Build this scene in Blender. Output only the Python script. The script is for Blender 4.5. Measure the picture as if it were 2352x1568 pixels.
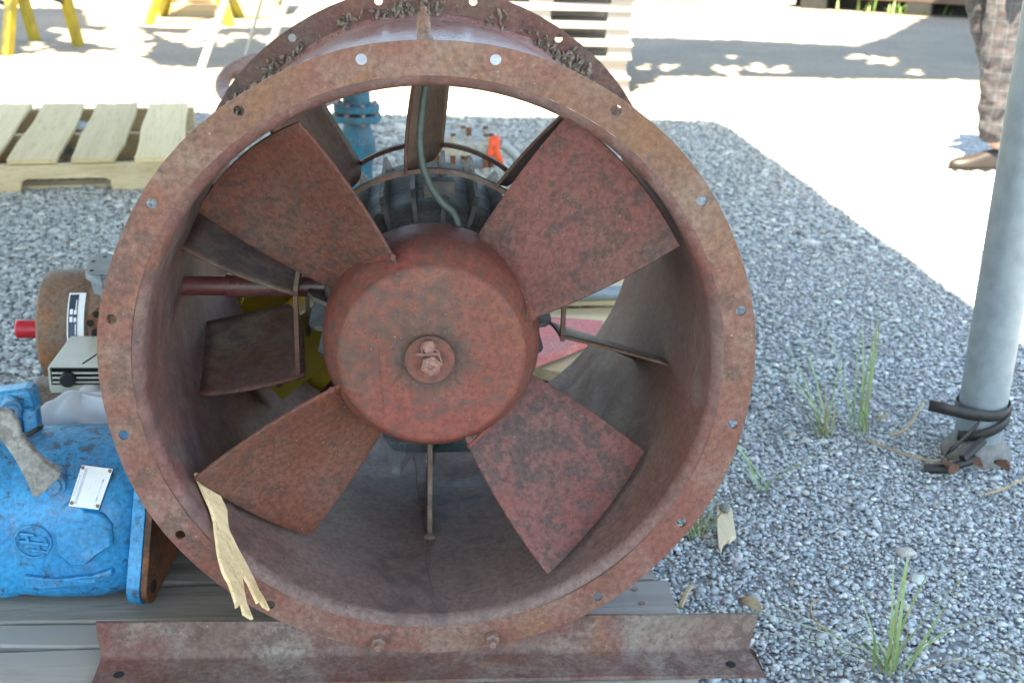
import bpy, bmesh, math, random
import numpy as np
from mathutils import Vector, Matrix, Quaternion
from mathutils.geometry import tessellate_polygon
R = math.radians
for o in list(bpy.data.objects):
    bpy.data.objects.remove(o)
scene = bpy.context.scene
C = scene.collection
Z0 = 0.58                      # height of the fan's axis above the gravel

# ------------------------------------------------------------------ camera
CAM = Vector((-0.019245, -1.665763, 0.666310 + Z0))
PITCH, YAW, ROLL, FPX = 0.354673, 0.0775257, 0.0286329, 2944.24
fwd = Vector((math.sin(YAW) * math.cos(PITCH), math.cos(YAW) * math.cos(PITCH), -math.sin(PITCH)))
rt = fwd.cross(Vector((0, 0, 1))).normalized()
up = rt.cross(fwd)
rt2 = rt * math.cos(ROLL) + up * math.sin(ROLL)
up2 = -rt * math.sin(ROLL) + up * math.cos(ROLL)
cd = bpy.data.cameras.new('camera')
cam = bpy.data.objects.new('camera', cd)
C.objects.link(cam)
m3 = Matrix((rt2, up2, -fwd)).transposed()
cam.matrix_world = Matrix.Translation(CAM) @ m3.to_4x4()
cd.sensor_fit = 'HORIZONTAL'
cd.sensor_width = 22.3
cd.lens = FPX / 2352 * 22.3
cd.clip_start = 0.05
cd.clip_end = 2000
cd.dof.use_dof = True
cd.dof.focus_distance = 1.80
cd.dof.aperture_fstop = 4.8
scene.camera = cam

# ------------------------------------------------------------------ sky, sun, exposure
SUNV = Vector((-0.435, -0.955, 2.7)).normalized()       # towards the sun
world = bpy.data.worlds.new('World')
scene.world = world
world.use_nodes = True
wn = world.node_tree
sky = wn.nodes.new('ShaderNodeTexSky')
sky.sky_type = 'NISHITA'
sky.sun_disc = False
sky.sun_elevation = math.asin(SUNV.z)
sky.sun_rotation = math.atan2(SUNV.x, SUNV.y)
sky.air_density = 1.0
sky.dust_density = 0.8
bg = wn.nodes['Background']
bg.inputs['Strength'].default_value = 0.11
wn.links.new(sky.outputs[0], bg.inputs[0])
sd = bpy.data.lights.new('sun', 'SUN')
sd.energy = 5.0
sd.angle = R(0.53)
sd.color = (1.0, 0.93, 0.80)
sun = bpy.data.objects.new('sun', sd)
C.objects.link(sun)
sun.location = (-4, -9, 25)
sun.rotation_euler = (-SUNV).to_track_quat('-Z', 'Y').to_euler()
vs = scene.view_settings
vs.view_transform = 'Standard'
vs.look = 'None'
vs.exposure = 3.0
vs.gamma = 1
vs.use_white_balance = True          # camera balanced towards the shade
vs.white_balance_temperature = 7050
vs.white_balance_tint = 2
scene.cycles.use_denoising = True
scene.cycles.max_bounces = 7
scene.cycles.diffuse_bounces = 4
scene.cycles.sample_clamp_indirect = 6.0

# ------------------------------------------------------------------ helpers
def W(x, y, z):                # fan coordinates (axis at z=0) to world
    return Vector((x, y, z + Z0))

def pt(px, py, Y):             # point at depth Y on the line of sight of a picture point
    d = fwd + rt2 * ((px - 1176) / FPX) - up2 * ((py - 784) / FPX)
    return CAM + d * ((Y - CAM.y) / d.y)

def ptz(px, py, z=0.0):        # point at height z
    d = fwd + rt2 * ((px - 1176) / FPX) - up2 * ((py - 784) / FPX)
    return CAM + d * ((z - CAM.z) / d.z)

def rotm(rx=0, ry=0, rz=0):
    return Matrix.Rotation(rz, 3, 'Z') @ Matrix.Rotation(ry, 3, 'Y') @ Matrix.Rotation(rx, 3, 'X')

def frame(d):
    d = Vector(d).normalized()
    a = Vector((0, 0, 1)) if abs(d.z) < .9 else Vector((1, 0, 0))
    u = d.cross(a).normalized()
    return d, u, d.cross(u)

def worldloc(o):
    v = Vector((0, 0, 0))
    while o:
        v += o.location
        o = o.parent
    return v

class MB:
    def __init__(s):
        s.v = []; s.f = []; s.mi = []; s.m = 0
    def add(s, vs_, fs_):
        n = len(s.v)
        s.v += [Vector(v) for v in vs_]
        s.f += [tuple(i + n for i in f) for f in fs_]
        s.mi += [s.m] * len(fs_)
        return s
    def box(s, c, d, rot=None, taper=None):
        x, y, z = d[0] / 2, d[1] / 2, d[2] / 2
        vs_ = []
        for k in (-1, 1):
            tx, ty = (1, 1) if (k < 0 or not taper) else taper
            for i, j in ((-1, -1), (1, -1), (1, 1), (-1, 1)):
                p = Vector((i * x * tx, j * y * ty, k * z))
                if rot: p = rot @ p
                vs_.append(p + Vector(c))
        return s.add(vs_, [(3, 2, 1, 0), (4, 5, 6, 7), (0, 1, 5, 4), (1, 2, 6, 5), (2, 3, 7, 6), (3, 0, 4, 7)])
    def cyl(s, p0, p1, r0, r1=None, n=20, caps=True, ph=0):
        p0, p1 = Vector(p0), Vector(p1)
        r1 = r0 if r1 is None else r1
        d, u, w = frame(p1 - p0)
        vs_ = []
        for p, r in ((p0, r0), (p1, r1)):
            for i in range(n):
                a = 2 * math.pi * i / n + ph
                vs_.append(p + (u * math.cos(a) + w * math.sin(a)) * r)
        fs_ = [(i, (i + 1) % n, n + (i + 1) % n, n + i) for i in range(n)]
        if caps: fs_ += [tuple(range(n))[::-1], tuple(range(n, 2 * n))]
        return s.add(vs_, fs_)
    def lathe(s, prof, o, axis, n=48, closed=False, wob=0):
        d, u, w = frame(axis)
        o = Vector(o); m = len(prof); vs_ = []
        for r, t in prof:
            for i in range(n):
                a = 2 * math.pi * i / n
                rr = r * (1 + wob * math.sin(3 * a + 1.3) + wob * .6 * math.sin(7 * a))
                vs_.append(o + d * t + (u * math.cos(a) + w * math.sin(a)) * rr)
        fs_ = []
        for j in range(m if closed else m - 1):
            k = (j + 1) % m
            for i in range(n):
                fs_.append((j * n + i, j * n + (i + 1) % n, k * n + (i + 1) % n, k * n + i))
        if not closed:
            if prof[0][0] > 1e-5: fs_.append(tuple(range(n))[::-1])
            if prof[-1][0] > 1e-5: fs_.append(tuple(range((m - 1) * n, m * n)))
        return s.add(vs_, fs_)
    def tube(s, path, r, n=8, caps=True):
        P = [Vector(p) for p in path]; k = len(P)
        rr = r if isinstance(r, (list, tuple)) else [r] * k
        t0 = (P[1] - P[0]).normalized(); _, u, w = frame(t0)
        vs_ = []
        for i in range(k):
            t = (P[min(i + 1, k - 1)] - P[max(i - 1, 0)]).normalized()
            q = t0.rotation_difference(t); u = q @ u; w = q @ w; t0 = t
            for j in range(n):
                a = 2 * math.pi * j / n
                vs_.append(P[i] + (u * math.cos(a) + w * math.sin(a)) * rr[i])
        fs_ = [(i * n + j, i * n + (j + 1) % n, (i + 1) * n + (j + 1) % n, (i + 1) * n + j) for i in range(k - 1) for j in range(n)]
        if caps: fs_ += [tuple(range(n))[::-1], tuple(range((k - 1) * n, k * n))]
        return s.add(vs_, fs_)
    def prism(s, poly, off, holes=()):     # poly: 3-D outline, off: thickness vector
        off = Vector(off)
        loops = [[Vector(p) for p in poly]] + [[Vector(p) for p in h] for h in holes]
        tri = tessellate_polygon(loops)
        fl = [p for l in loops for p in l]; n = len(fl)
        fs_ = [tuple(t) for t in tri] + [tuple(i + n for i in t[::-1]) for t in tri]
        b = 0
        for l in loops:
            m = len(l)
            for i in range(m):
                a, c = b + i, b + (i + 1) % m
                fs_.append((a, c, c + n, a + n))
            b += m
        return s.add(fl + [p + off for p in fl], fs_)
    def sphere(s, c, r, n=16, m=10, rot=None):
        if not isinstance(r, (list, tuple)): r = (r, r, r)
        c = Vector(c); vs_ = [];
        for j in range(1, m):
            b = math.pi * j / m
            for i in range(n):
                a = 2 * math.pi * i / n
                p = Vector((r[0] * math.sin(b) * math.cos(a), r[1] * math.sin(b) * math.sin(a), r[2] * math.cos(b)))
                vs_.append(c + (rot @ p if rot else p))
        for z in (1, -1):
            p = Vector((0, 0, z * r[2])); vs_.append(c + (rot @ p if rot else p))
        t, b_ = (m - 1) * n, (m - 1) * n + 1
        fs_ = [(j * n + i, (j + 1) * n + i, (j + 1) * n + (i + 1) % n, j * n + (i + 1) % n) for j in range(m - 2) for i in range(n)]
        fs_ += [(t, i, (i + 1) % n) for i in range(n)] + [(b_, (m - 2) * n + (i + 1) % n, (m - 2) * n + i) for i in range(n)]
        return s.add(vs_, fs_)
    def grid(s, fn, nu, nv):
        vs_ = [fn(i / nu, j / nv) for j in range(nv + 1) for i in range(nu + 1)]
        w = nu + 1
        return s.add(vs_, [(j * w + i, j * w + i + 1, (j + 1) * w + i + 1, (j + 1) * w + i) for j in range(nv) for i in range(nu)])
    def loft(s, rings, caps=True):
        n = len(rings[0]); vs_ = [p for r in rings for p in r]
        fs_ = [(k * n + i, k * n + (i + 1) % n, (k + 1) * n + (i + 1) % n, (k + 1) * n + i) for k in range(len(rings) - 1) for i in range(n)]
        if caps: fs_ += [tuple(range(n))[::-1], tuple(range((len(rings) - 1) * n, len(rings) * n))]
        return s.add(vs_, fs_)
    def build(s, name, mat, parent=None, smooth=38, bevel=0, fix=True, solid=0, sub=0):
        me = bpy.data.meshes.new(name)
        off = worldloc(parent)
        me.from_pydata([v - off for v in s.v], [], s.f)
        for mm in (mat if isinstance(mat, (list, tuple)) else [mat]):
            me.materials.append(mm)
        if max(s.mi, default=0):
            me.polygons.foreach_set('material_index', s.mi)
        if fix:
            bm = bmesh.new(); bm.from_mesh(me)
            bmesh.ops.recalc_face_normals(bm, faces=bm.faces)
            bm.to_mesh(me); bm.free()
        if smooth:
            me.polygons.foreach_set('use_smooth', [True] * len(me.polygons))
            me.set_sharp_from_angle(angle=R(smooth))
        me.update()
        o = bpy.data.objects.new(name, me)
        C.objects.link(o)
        o.parent = parent
        if solid:
            md = o.modifiers.new('solid', 'SOLIDIFY'); md.thickness = solid; md.offset = 0
        if bevel:
            md = o.modifiers.new('bevel', 'BEVEL'); md.width = bevel; md.segments = 2
            md.limit_method = 'ANGLE'; md.angle_limit = R(40)
            md.harden_normals = False
        if sub:
            md = o.modifiers.new('sub', 'SUBSURF'); md.levels = sub; md.render_levels = sub
        return o

def tag(o, label, cat, group=None):
    o['label'] = label; o['category'] = cat
    if group: o['group'] = group
    return o

def thing(name, label, cat, loc=(0, 0, 0), group=None):
    o = bpy.data.objects.new(name, None)
    o.empty_display_size = .05
    C.objects.link(o); o.location = loc
    return tag(o, label, cat, group)

def dup(root, loc, rot=None, label=None):
    r = root.copy(); C.objects.link(r); r.location = loc
    if rot: r.rotation_euler = rot
    if label: r['label'] = label
    for ch in list(root.children):
        c = ch.copy(); C.objects.link(c); c.parent = r
        for g in list(ch.children):
            d = g.copy(); C.objects.link(d); d.parent = c
    return r

def hexa(mb, c, axis, af, h, ph=0):        # hexagon head, af = across flats
    c = Vector(c); ax = Vector(axis).normalized()
    mb.cyl(c, c + ax * h, af / 2 / math.cos(math.pi / 6), n=6, ph=ph)

# ------------------------------------------------------------------ materials
def newmat(name):
    m = bpy.data.materials.new(name); m.use_nodes = True
    nt = m.node_tree; b = nt.nodes['Principled BSDF']
    return m, nt, b

class NT:
    def __init__(s, nt):
        s.nt = nt; s.co = None
    def n(s, t, **k):
        x = s.nt.nodes.new(t)
        for a, b in k.items(): setattr(x, a, b)
        return x
    def l(s, a, b): s.nt.links.new(a, b)
    def coord(s, scale=(1, 1, 1), loc=(0, 0, 0), rot=(0, 0, 0), kind='Object'):
        tc = s.n('ShaderNodeTexCoord'); mp = s.n('ShaderNodeMapping')
        mp.inputs['Scale'].default_value = scale; mp.inputs['Location'].default_value = loc; mp.inputs['Rotation'].default_value = rot
        s.l(tc.outputs[kind], mp.inputs[0]); return mp.outputs[0]
    def noise(s, vec, scale, detail=6, rough=.6, dist=0):
        x = s.n('ShaderNodeTexNoise'); x.inputs['Scale'].default_value = scale; x.inputs['Detail'].default_value = detail
        x.inputs['Roughness'].default_value = rough; x.inputs['Distortion'].default_value = dist
        s.l(vec, x.inputs['Vector']); return x.outputs['Fac']
    def vor(s, vec, scale, feature='F1', out='Distance'):
        x = s.n('ShaderNodeTexVoronoi'); x.feature = feature; x.inputs['Scale'].default_value = scale
        s.l(vec, x.inputs['Vector']); return x.outputs[out]
    def ramp(s, fac, a, b, ca=0, cb=1):
        x = s.n('ShaderNodeMapRange'); x.inputs[1].default_value = a; x.inputs[2].default_value = b
        x.inputs[3].default_value = ca; x.inputs[4].default_value = cb; x.interpolation_type = 'SMOOTHSTEP'
        s.l(fac, x.inputs[0]); return x.outputs[0]
    def mix(s, fac, a, b):
        x = s.n('ShaderNodeMix', data_type='RGBA')
        for sock, v in ((x.inputs[0], fac), (x.inputs[6], a), (x.inputs[7], b)):
            if isinstance(v, (int, float)): sock.default_value = v
            elif isinstance(v, (tuple, list)): sock.default_value = (*v[:3], 1)
            else: s.l(v, sock)
        return x.outputs[2]
    def math(s, op, a, b=0.0, clamp=False):
        x = s.n('ShaderNodeMath', operation=op); x.use_clamp = clamp
        for i, v in enumerate((a, b)):
            if isinstance(v, (int, float)): x.inputs[i].default_value = v
            else: s.l(v, x.inputs[i])
        return x.outputs[0]
    def bump(s, h, strength, dist, nrm=None):
        x = s.n('ShaderNodeBump'); x.inputs['Strength'].default_value = strength; x.inputs['Distance'].default_value = dist
        s.l(h, x.inputs['Height'])
        if nrm: s.l(nrm, x.inputs['Normal'])
        return x.outputs[0]

def rusty(name, paint, paint2, ring=None, settle=0, dark=(.055, .042, .038), rust=(.27, .10, .022), dust=(.22, .19, .165),
          dark_amt=.5, rust_amt=.0, dust_amt=.3, seed=0, rough=.62, spot=26, chips=.72, metal=0, coat=0):
    m, nt, b = newmat(name); g = NT(nt)
    co = g.coord(loc=(seed * 1.7, seed * .9, seed * 2.3))
    big = g.noise(co, 5, 5, .55)
    col = g.mix(g.ramp(big, .38, .64), paint, paint2)
    # grey dust film
    d1 = g.noise(co, 7, 9, .68, .4)
    df = g.math('MULTIPLY', g.ramp(d1, .40, .70), dust_amt)
    if settle:                              # dust that has settled in the bottom of the drum
        sz = g.n('ShaderNodeSeparateXYZ'); tc3 = g.n('ShaderNodeTexCoord'); g.l(tc3.outputs['Object'], sz.inputs[0])
        low = g.ramp(g.math('ADD', sz.outputs[2], g.math('MULTIPLY', g.math('SUBTRACT', d1, .5), .25)), .34, .10)
        df = g.math('MAXIMUM', df, g.math('MULTIPLY', low, settle))
    col = g.mix(df, col, dust)
    # dark blotches where the paint is gone
    s1 = g.noise(co, spot, 7, .68)
    s2 = g.noise(co, 3.5, 3, .5)
    thr = g.math('ADD', s1, g.math('MULTIPLY', g.math('SUBTRACT', s2, .5), .45))
    t3 = g.noise(co, spot * 2.6, 5, .7)
    patch = g.ramp(g.noise(co, 8.5, 4, .6, .5), .44, .60, .06, 1)
    small = g.math('MULTIPLY', g.math('MULTIPLY', g.ramp(t3, .555, .615), .85), patch)
    dk = g.math('MULTIPLY', g.math('MAXIMUM', g.ramp(thr, .545, .60), small), dark_amt)
    col = g.mix(dk, col, dark)
    if ring:                                # dirt plus painted contact shade round the centre washer
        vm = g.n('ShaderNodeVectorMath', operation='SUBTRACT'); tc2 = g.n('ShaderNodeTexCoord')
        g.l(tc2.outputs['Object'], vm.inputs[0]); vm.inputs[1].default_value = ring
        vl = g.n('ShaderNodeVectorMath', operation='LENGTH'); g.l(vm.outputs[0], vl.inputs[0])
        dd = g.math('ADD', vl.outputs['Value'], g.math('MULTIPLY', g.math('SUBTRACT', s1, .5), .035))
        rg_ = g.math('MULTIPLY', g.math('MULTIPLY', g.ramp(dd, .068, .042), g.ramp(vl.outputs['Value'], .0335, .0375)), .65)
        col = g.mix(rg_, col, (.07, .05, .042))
    # orange rust
    r1 = g.noise(co, 11, 8, .72, .6); r2 = g.noise(co, 2.6, 3, .5)
    rr = g.ramp(g.math('ADD', r1, g.math('MULTIPLY', g.math('SUBTRACT', r2, .5), .8)), .62 - .12 * rust_amt, .74 - .1 * rust_amt)
    fine = g.noise(co, 90, 3, .7)
    rr = g.math('MULTIPLY', rr, g.ramp(fine, .3, .6, .35, 1))
    if rust_amt > 0:
        col = g.mix(g.math('MULTIPLY', rr, min(1, rust_amt)), col, rust)
    # pale specks and grain
    sp = g.noise(co, 210, 2, .6)
    col = g.mix(g.math('MULTIPLY', g.ramp(sp, chips, chips + .05), .6), col, (.42, .36, .31))
    ch = g.noise(co, 46, 6, .75, .8)
    col = g.mix(g.math('MULTIPLY', g.ramp(ch, chips + .005, chips + .03), .55), col, (.52, .46, .40))
    gr = g.noise(co, 120, 4, .65)
    hs = g.n('ShaderNodeHueSaturation'); g.l(col, hs.inputs['Color']); g.l(g.ramp(gr, .28, .72, .74, 1.24), hs.inputs['Value'])
    g.l(hs.outputs[0], b.inputs['Base Color'])
    g.l(g.ramp(d1, .3, .7, rough - .1, rough + .14), b.inputs['Roughness'])
    b.inputs['Metallic'].default_value = metal
    b.inputs['Specular IOR Level'].default_value = .3 if rough > .5 else .5
    if coat: b.inputs['Coat Weight'].default_value = coat; b.inputs['Coat Roughness'].default_value = .35
    h = g.math('SUBTRACT', g.math('ADD', g.math('MULTIPLY', sp, .25), g.math('MULTIPLY', fine, .5)), g.math('MULTIPLY', dk, .6))
    g.l(g.bump(h, .35, .0012), b.inputs['Normal'])
    return m

def plain(name, col, rough=.5, metal=0, var=.12, scale=20, bump=.15, bdist=.001, col2=None, spec=.5):
    m, nt, b = newmat(name); g = NT(nt)
    co = g.coord()
    n1 = g.noise(co, scale, 6, .6)
    c2 = col2 or tuple(c * (1 - var * 3) for c in col)
    c = g.mix(g.ramp(n1, .35, .7), col, c2)
    g.l(c, b.inputs['Base Color'])
    b.inputs['Roughness'].default_value = rough
    b.inputs['Metallic'].default_value = metal
    b.inputs['Specular IOR Level'].default_value = spec
    if bump:
        g.l(g.bump(g.noise(co, scale * 6, 4, .6), bump, bdist), b.inputs['Normal'])
    return m

def wood(name, base, dark, axis=0, turn=0, grain=60, seed=0, rough=.8, knots=.0, bump=.3, stretch=.035, grey=None):
    m, nt, b = newmat(name); g = NT(nt)
    sc = [1, 1, 1]; sc[axis] = stretch
    oi = g.n('ShaderNodeObjectInfo')
    tc = g.n('ShaderNodeTexCoord'); mp = g.n('ShaderNodeMapping'); mp.inputs['Scale'].default_value = sc
    ad = g.n('ShaderNodeVectorMath', operation='ADD'); cb = g.n('ShaderNodeCombineXYZ')
    k = g.math('MULTIPLY', oi.outputs['Random'], 13.0)
    for i in range(3): g.l(k, cb.inputs[i])
    vr = g.n('ShaderNodeVectorRotate'); vr.rotation_type = 'Z_AXIS'; vr.inputs['Angle'].default_value = turn
    g.l(tc.outputs['Object'], vr.inputs['Vector']); g.l(vr.outputs[0], mp.inputs[0]); g.l(mp.outputs[0], ad.inputs[0]); g.l(cb.outputs[0], ad.inputs[1])
    co = ad.outputs[0]
    n1 = g.noise(co, grain, 5, .65, .5)
    n2 = g.noise(co, grain * .22, 4, .6, .3)
    f = g.math('ADD', g.math('MULTIPLY', g.ramp(n1, .38, .68), .55), g.math('MULTIPLY', g.ramp(n2, .35, .7), .45))
    c = g.mix(f, base, dark)
    n3 = g.noise(co, grain * 5, 3, .6)
    c = g.mix(g.math('MULTIPLY', g.ramp(n3, .56, .68), .45), c, tuple(k_ * .45 for k_ in dark))
    if grey:
        c = g.mix(g.ramp(g.noise(co, 3, 3, .5), .4, .62), c, grey)
    hs = g.n('ShaderNodeHueSaturation'); g.l(c, hs.inputs['Color']); g.l(g.ramp(oi.outputs['Random'], 0, 1, .86, 1.1), hs.inputs['Value'])
    g.l(hs.outputs[0], b.inputs['Base Color'])
    b.inputs['Roughness'].default_value = rough
    g.l(g.bump(n1, bump, .002), b.inputs['Normal'])
    return m

RED = (.155, .046, .034); RED2 = (.108, .039, .029)
mat_flange = rusty('flange_rust', (.185, .070, .054), (.16, .082, .056), dust=(.24, .185, .15), dark=(.08, .055, .047), rust=(.21, .10, .04), dark_amt=.5, rust_amt=.45, dust_amt=.6, seed=1, spot=26, chips=.70)
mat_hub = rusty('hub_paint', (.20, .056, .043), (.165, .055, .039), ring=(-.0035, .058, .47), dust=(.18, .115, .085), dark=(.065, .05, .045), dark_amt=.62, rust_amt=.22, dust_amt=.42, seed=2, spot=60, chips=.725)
mat_blades = [rusty('blade_paint', p1, p2, dark=dk_, dust=ds_, dark_amt=da_, rust_amt=ra_, dust_amt=.45, seed=sd_, spot=sp_) for p1, p2, dk_, ds_, da_, ra_, sd_, sp_ in (
    ((.175, .058, .050), (.105, .045, .038), (.062, .047, .043), (.125, .090, .078), .62, .10, 3.1, 44),
    ((.135, .043, .030), (.105, .040, .029), (.060, .043, .036), (.120, .082, .062), .60, .28, 31.7, 54),
    ((.162, .054, .037), (.135, .052, .036), (.075, .050, .040), (.145, .095, .072), .55, .22, 52.4, 50),
    ((.185, .058, .050), (.150, .054, .047), (.075, .055, .050), (.165, .115, .100), .72, .08, 77.9, 36))]
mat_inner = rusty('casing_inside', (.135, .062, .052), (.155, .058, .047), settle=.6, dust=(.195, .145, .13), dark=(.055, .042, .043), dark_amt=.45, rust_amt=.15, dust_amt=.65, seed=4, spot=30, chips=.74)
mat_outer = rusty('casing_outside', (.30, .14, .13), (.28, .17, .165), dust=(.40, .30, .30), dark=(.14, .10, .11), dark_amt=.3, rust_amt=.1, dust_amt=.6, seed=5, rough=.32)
mat_bflange = rusty('rear_flange', (.125, .06, .048), (.15, .055, .046), dust=(.14, .12, .10), dark=(.05, .042, .038), dark_amt=.6, rust_amt=.2, dust_amt=.7, seed=6, spot=22)
mat_vane = rusty('vane_paint', (.16, .06, .045), (.15, .08, .052), dust=(.22, .175, .14), dark=(.06, .048, .045), dark_amt=.5, rust_amt=.2, dust_amt=.8, seed=7, spot=30)
mat_iron = rusty('angle_iron_rust', (.14, .06, .05), (.135, .085, .07), dust=(.215, .18, .155), dark=(.075, .045, .04), dark_amt=.5, rust_amt=.28, dust_amt=.95, seed=8, spot=22)
mat_motor = rusty('motor_grey', (.125, .112, .105), (.10, .09, .085), dust=(.19, .16, .14), dark=(.03, .028, .028), dark_amt=.6, rust_amt=.2, dust_amt=.6, seed=9)
mat_foot = rusty('motor_foot_teal', (.05, .075, .085), (.04, .05, .06), dust=(.10, .10, .10), dark=(.02, .02, .02), dark_amt=.4, dust_amt=.4, seed=21)
mat_bolt = rusty('bolt_rust', (.24, .15, .12), (.22, .12, .09), dust=(.34, .29, .26), dark=(.06, .05, .045), dark_amt=.4, rust_amt=.4, dust_amt=.6, seed=10, spot=60)
mat_pipe = rusty('conduit_paint', (.12, .03, .028), (.10, .03, .03), dark_amt=.3, dust_amt=.2, seed=11, rough=.42)
mat_cable = plain('cable_rubber', (.085, .115, .105), .6, var=.1, scale=60)
mat_crust = plain('dirt_crust', (.27, .21, .165), .95, var=.2, scale=120, bump=.6, bdist=.003)
mat_blue = rusty('blue_paint', (.022, .20, .43), (.032, .265, .53), dark=(.05, .05, .06), dust=(.10, .26, .45), rust=(.22, .09, .03), dark_amt=.75, rust_amt=.35, dust_amt=.08, seed=12, rough=.45, spot=48, chips=.78)
mat_rusto = rusty('orange_rust', (.16, .055, .022), (.10, .04, .022), rust=(.30, .10, .02), dark=(.04, .025, .018), dark_amt=.6, rust_amt=.8, dust_amt=.15, seed=13)
mat_rustm = rusty('motor_rust', (.20, .095, .05), (.17, .10, .065), rust=(.32, .12, .03), dust=(.19, .17, .15), dark=(.07, .05, .04), dark_amt=.4, rust_amt=.6, dust_amt=.8, seed=14, spot=12)
mat_redcap = plain('red_plastic', (.48, .012, .03), .45, var=.05, scale=30, bump=.05)
mat_beige = plain('beige_enamel', (.52, .53, .46), .45, var=.05, scale=14, bump=.05)
mat_black = plain('black_plastic', (.014, .014, .016), .45, var=.05, bump=.1)
mat_cavity = plain('dark_cavity', (.012, .012, .012), .9, bump=0)
mat_plate = plain('plate_white', (.82, .84, .86), .35, var=.02, scale=40, bump=.03)
mat_print = plain('plate_print', (.36, .42, .62), .5, var=.02, bump=0)
mat_alu = plain('bare_aluminium', (.6, .6, .62), .35, metal=.8, var=.06, bump=.1)
mat_lever = rusty('lever_grey', (.23, .215, .20), (.19, .18, .17), dust=(.33, .31, .29), dark=(.10, .085, .07), dark_amt=.5, rust_amt=.1, dust_amt=.7, seed=15, spot=18)
mat_cloth = plain('pale_canvas', (.52, .56, .62), .85, var=.07, scale=9, bump=.25, bdist=.003)
mat_brown = rusty('brown_casting', (.10, .065, .045), (.13, .10, .08), rust=(.22, .09, .03), dust=(.2, .18, .16), dark=(.04, .03, .028), dark_amt=.5, rust_amt=.4, dust_amt=.5, seed=16)
mat_greywood = wood('weathered_wood', (.45, .405, .345), (.12, .10, .08), 0, grain=34, grey=(.31, .29, .265), bump=.4, stretch=.075)
mat_palewood = wood('pale_pallet_wood', (.70, .54, .29), (.56, .41, .20), 1, turn=R(-8.5), grain=30)
mat_palewoodx = wood('pale_pallet_wood_x', (.66, .51, .31), (.47, .34, .18), 0, grain=30)
mat_splint = wood('fresh_split_wood', (.84, .64, .38), (.56, .36, .17), 2, grain=40, stretch=.05, bump=.25)
mat_chip = wood('wood_chip', (.66, .56, .38), (.55, .42, .24), 1, grain=60, bump=.2)
mat_stackw = wood('stack_wood', (.42, .37, .33), (.28, .24, .21), 0, grain=24)
mat_timber = wood('old_timber', (.16, .095, .06), (.08, .05, .035), 0, grain=20)
mat_dark = plain('dark_timber', (.02, .018, .016), .9, bump=.1)
mat_galv = plain('galvanised_steel', (.24, .275, .30), .48, metal=.25, var=.065, scale=26, bump=.25)
mat_strap = plain('black_strap', (.03, .026, .024), .6, var=.15, scale=40, bump=.3)
mat_conc = plain('concrete', (.22, .21, .19), .9, var=.12, scale=30, bump=.5, bdist=.004)
mat_yellow = plain('yellow_paint', (.36, .27, .012), .45, var=.06, scale=10, bump=.1, col2=(.26, .19, .015))
mat_yellow2 = plain('yellow_machine', (.44, .30, .015), .4, var=.08, scale=8, bump=.1, col2=(.36, .25, .03))
mat_white = plain('white_paint', (.72, .70, .62), .5, var=.05, bump=.05)
mat_teal = rusty('valve_teal', (.015, .115, .175), (.02, .15, .22), dark=(.05, .06, .06), dust=(.14, .18, .19), dark_amt=.5, rust_amt=.25, dust_amt=.35, seed=17, spot=14)
mat_wheel = rusty('handwheel_rust', (.24, .13, .09), (.28, .20, .18), rust=(.45, .17, .04), dust=(.36, .32, .36), dark_amt=.2, rust_amt=.6, dust_amt=.7, seed=18)
mat_tan = rusty('tan_casting', (.42, .36, .25), (.36, .34, .30), rust=(.26, .11, .04), dust=(.45, .45, .47), dark=(.13, .09, .06), dark_amt=.4, rust_amt=.45, dust_amt=.5, seed=19, spot=10)
mat_orange = plain('orange_ribbon', (.85, .09, .02), .5, var=.04, bump=.1)
mat_hose = plain('grey_hose', (.36, .36, .34), .6, var=.06, bump=.1)
mat_redboard = rusty('red_board', (.52, .12, .11), (.46, .13, .12), dark=(.28, .2, .15), dust=(.5, .3, .27), dark_amt=.3, rust_amt=.1, dust_amt=.4, seed=20)
mat_grass = plain('grass_blade', (.22, .30, .10), .5, var=.1, scale=30, bump=0, col2=(.31, .37, .18))
mat_dry = plain('dry_straw', (.38, .29, .17), .8, var=.1, scale=50, bump=.1)
mat_leaf = plain('dead_leaf', (.13, .06, .03), .8, var=.15, scale=60, bump=.2)
mat_stone = plain('grey_stone', (.2, .2, .2), .8, var=.1, scale=60, bump=.3)
mat_roof = plain('roof_sheet', (.50, .52, .54), .5, metal=.1, var=.05, scale=4, bump=.05)
mat_green = plain('weeds', (.12, .19, .04), .6, var=.12, scale=12, bump=0)

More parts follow.
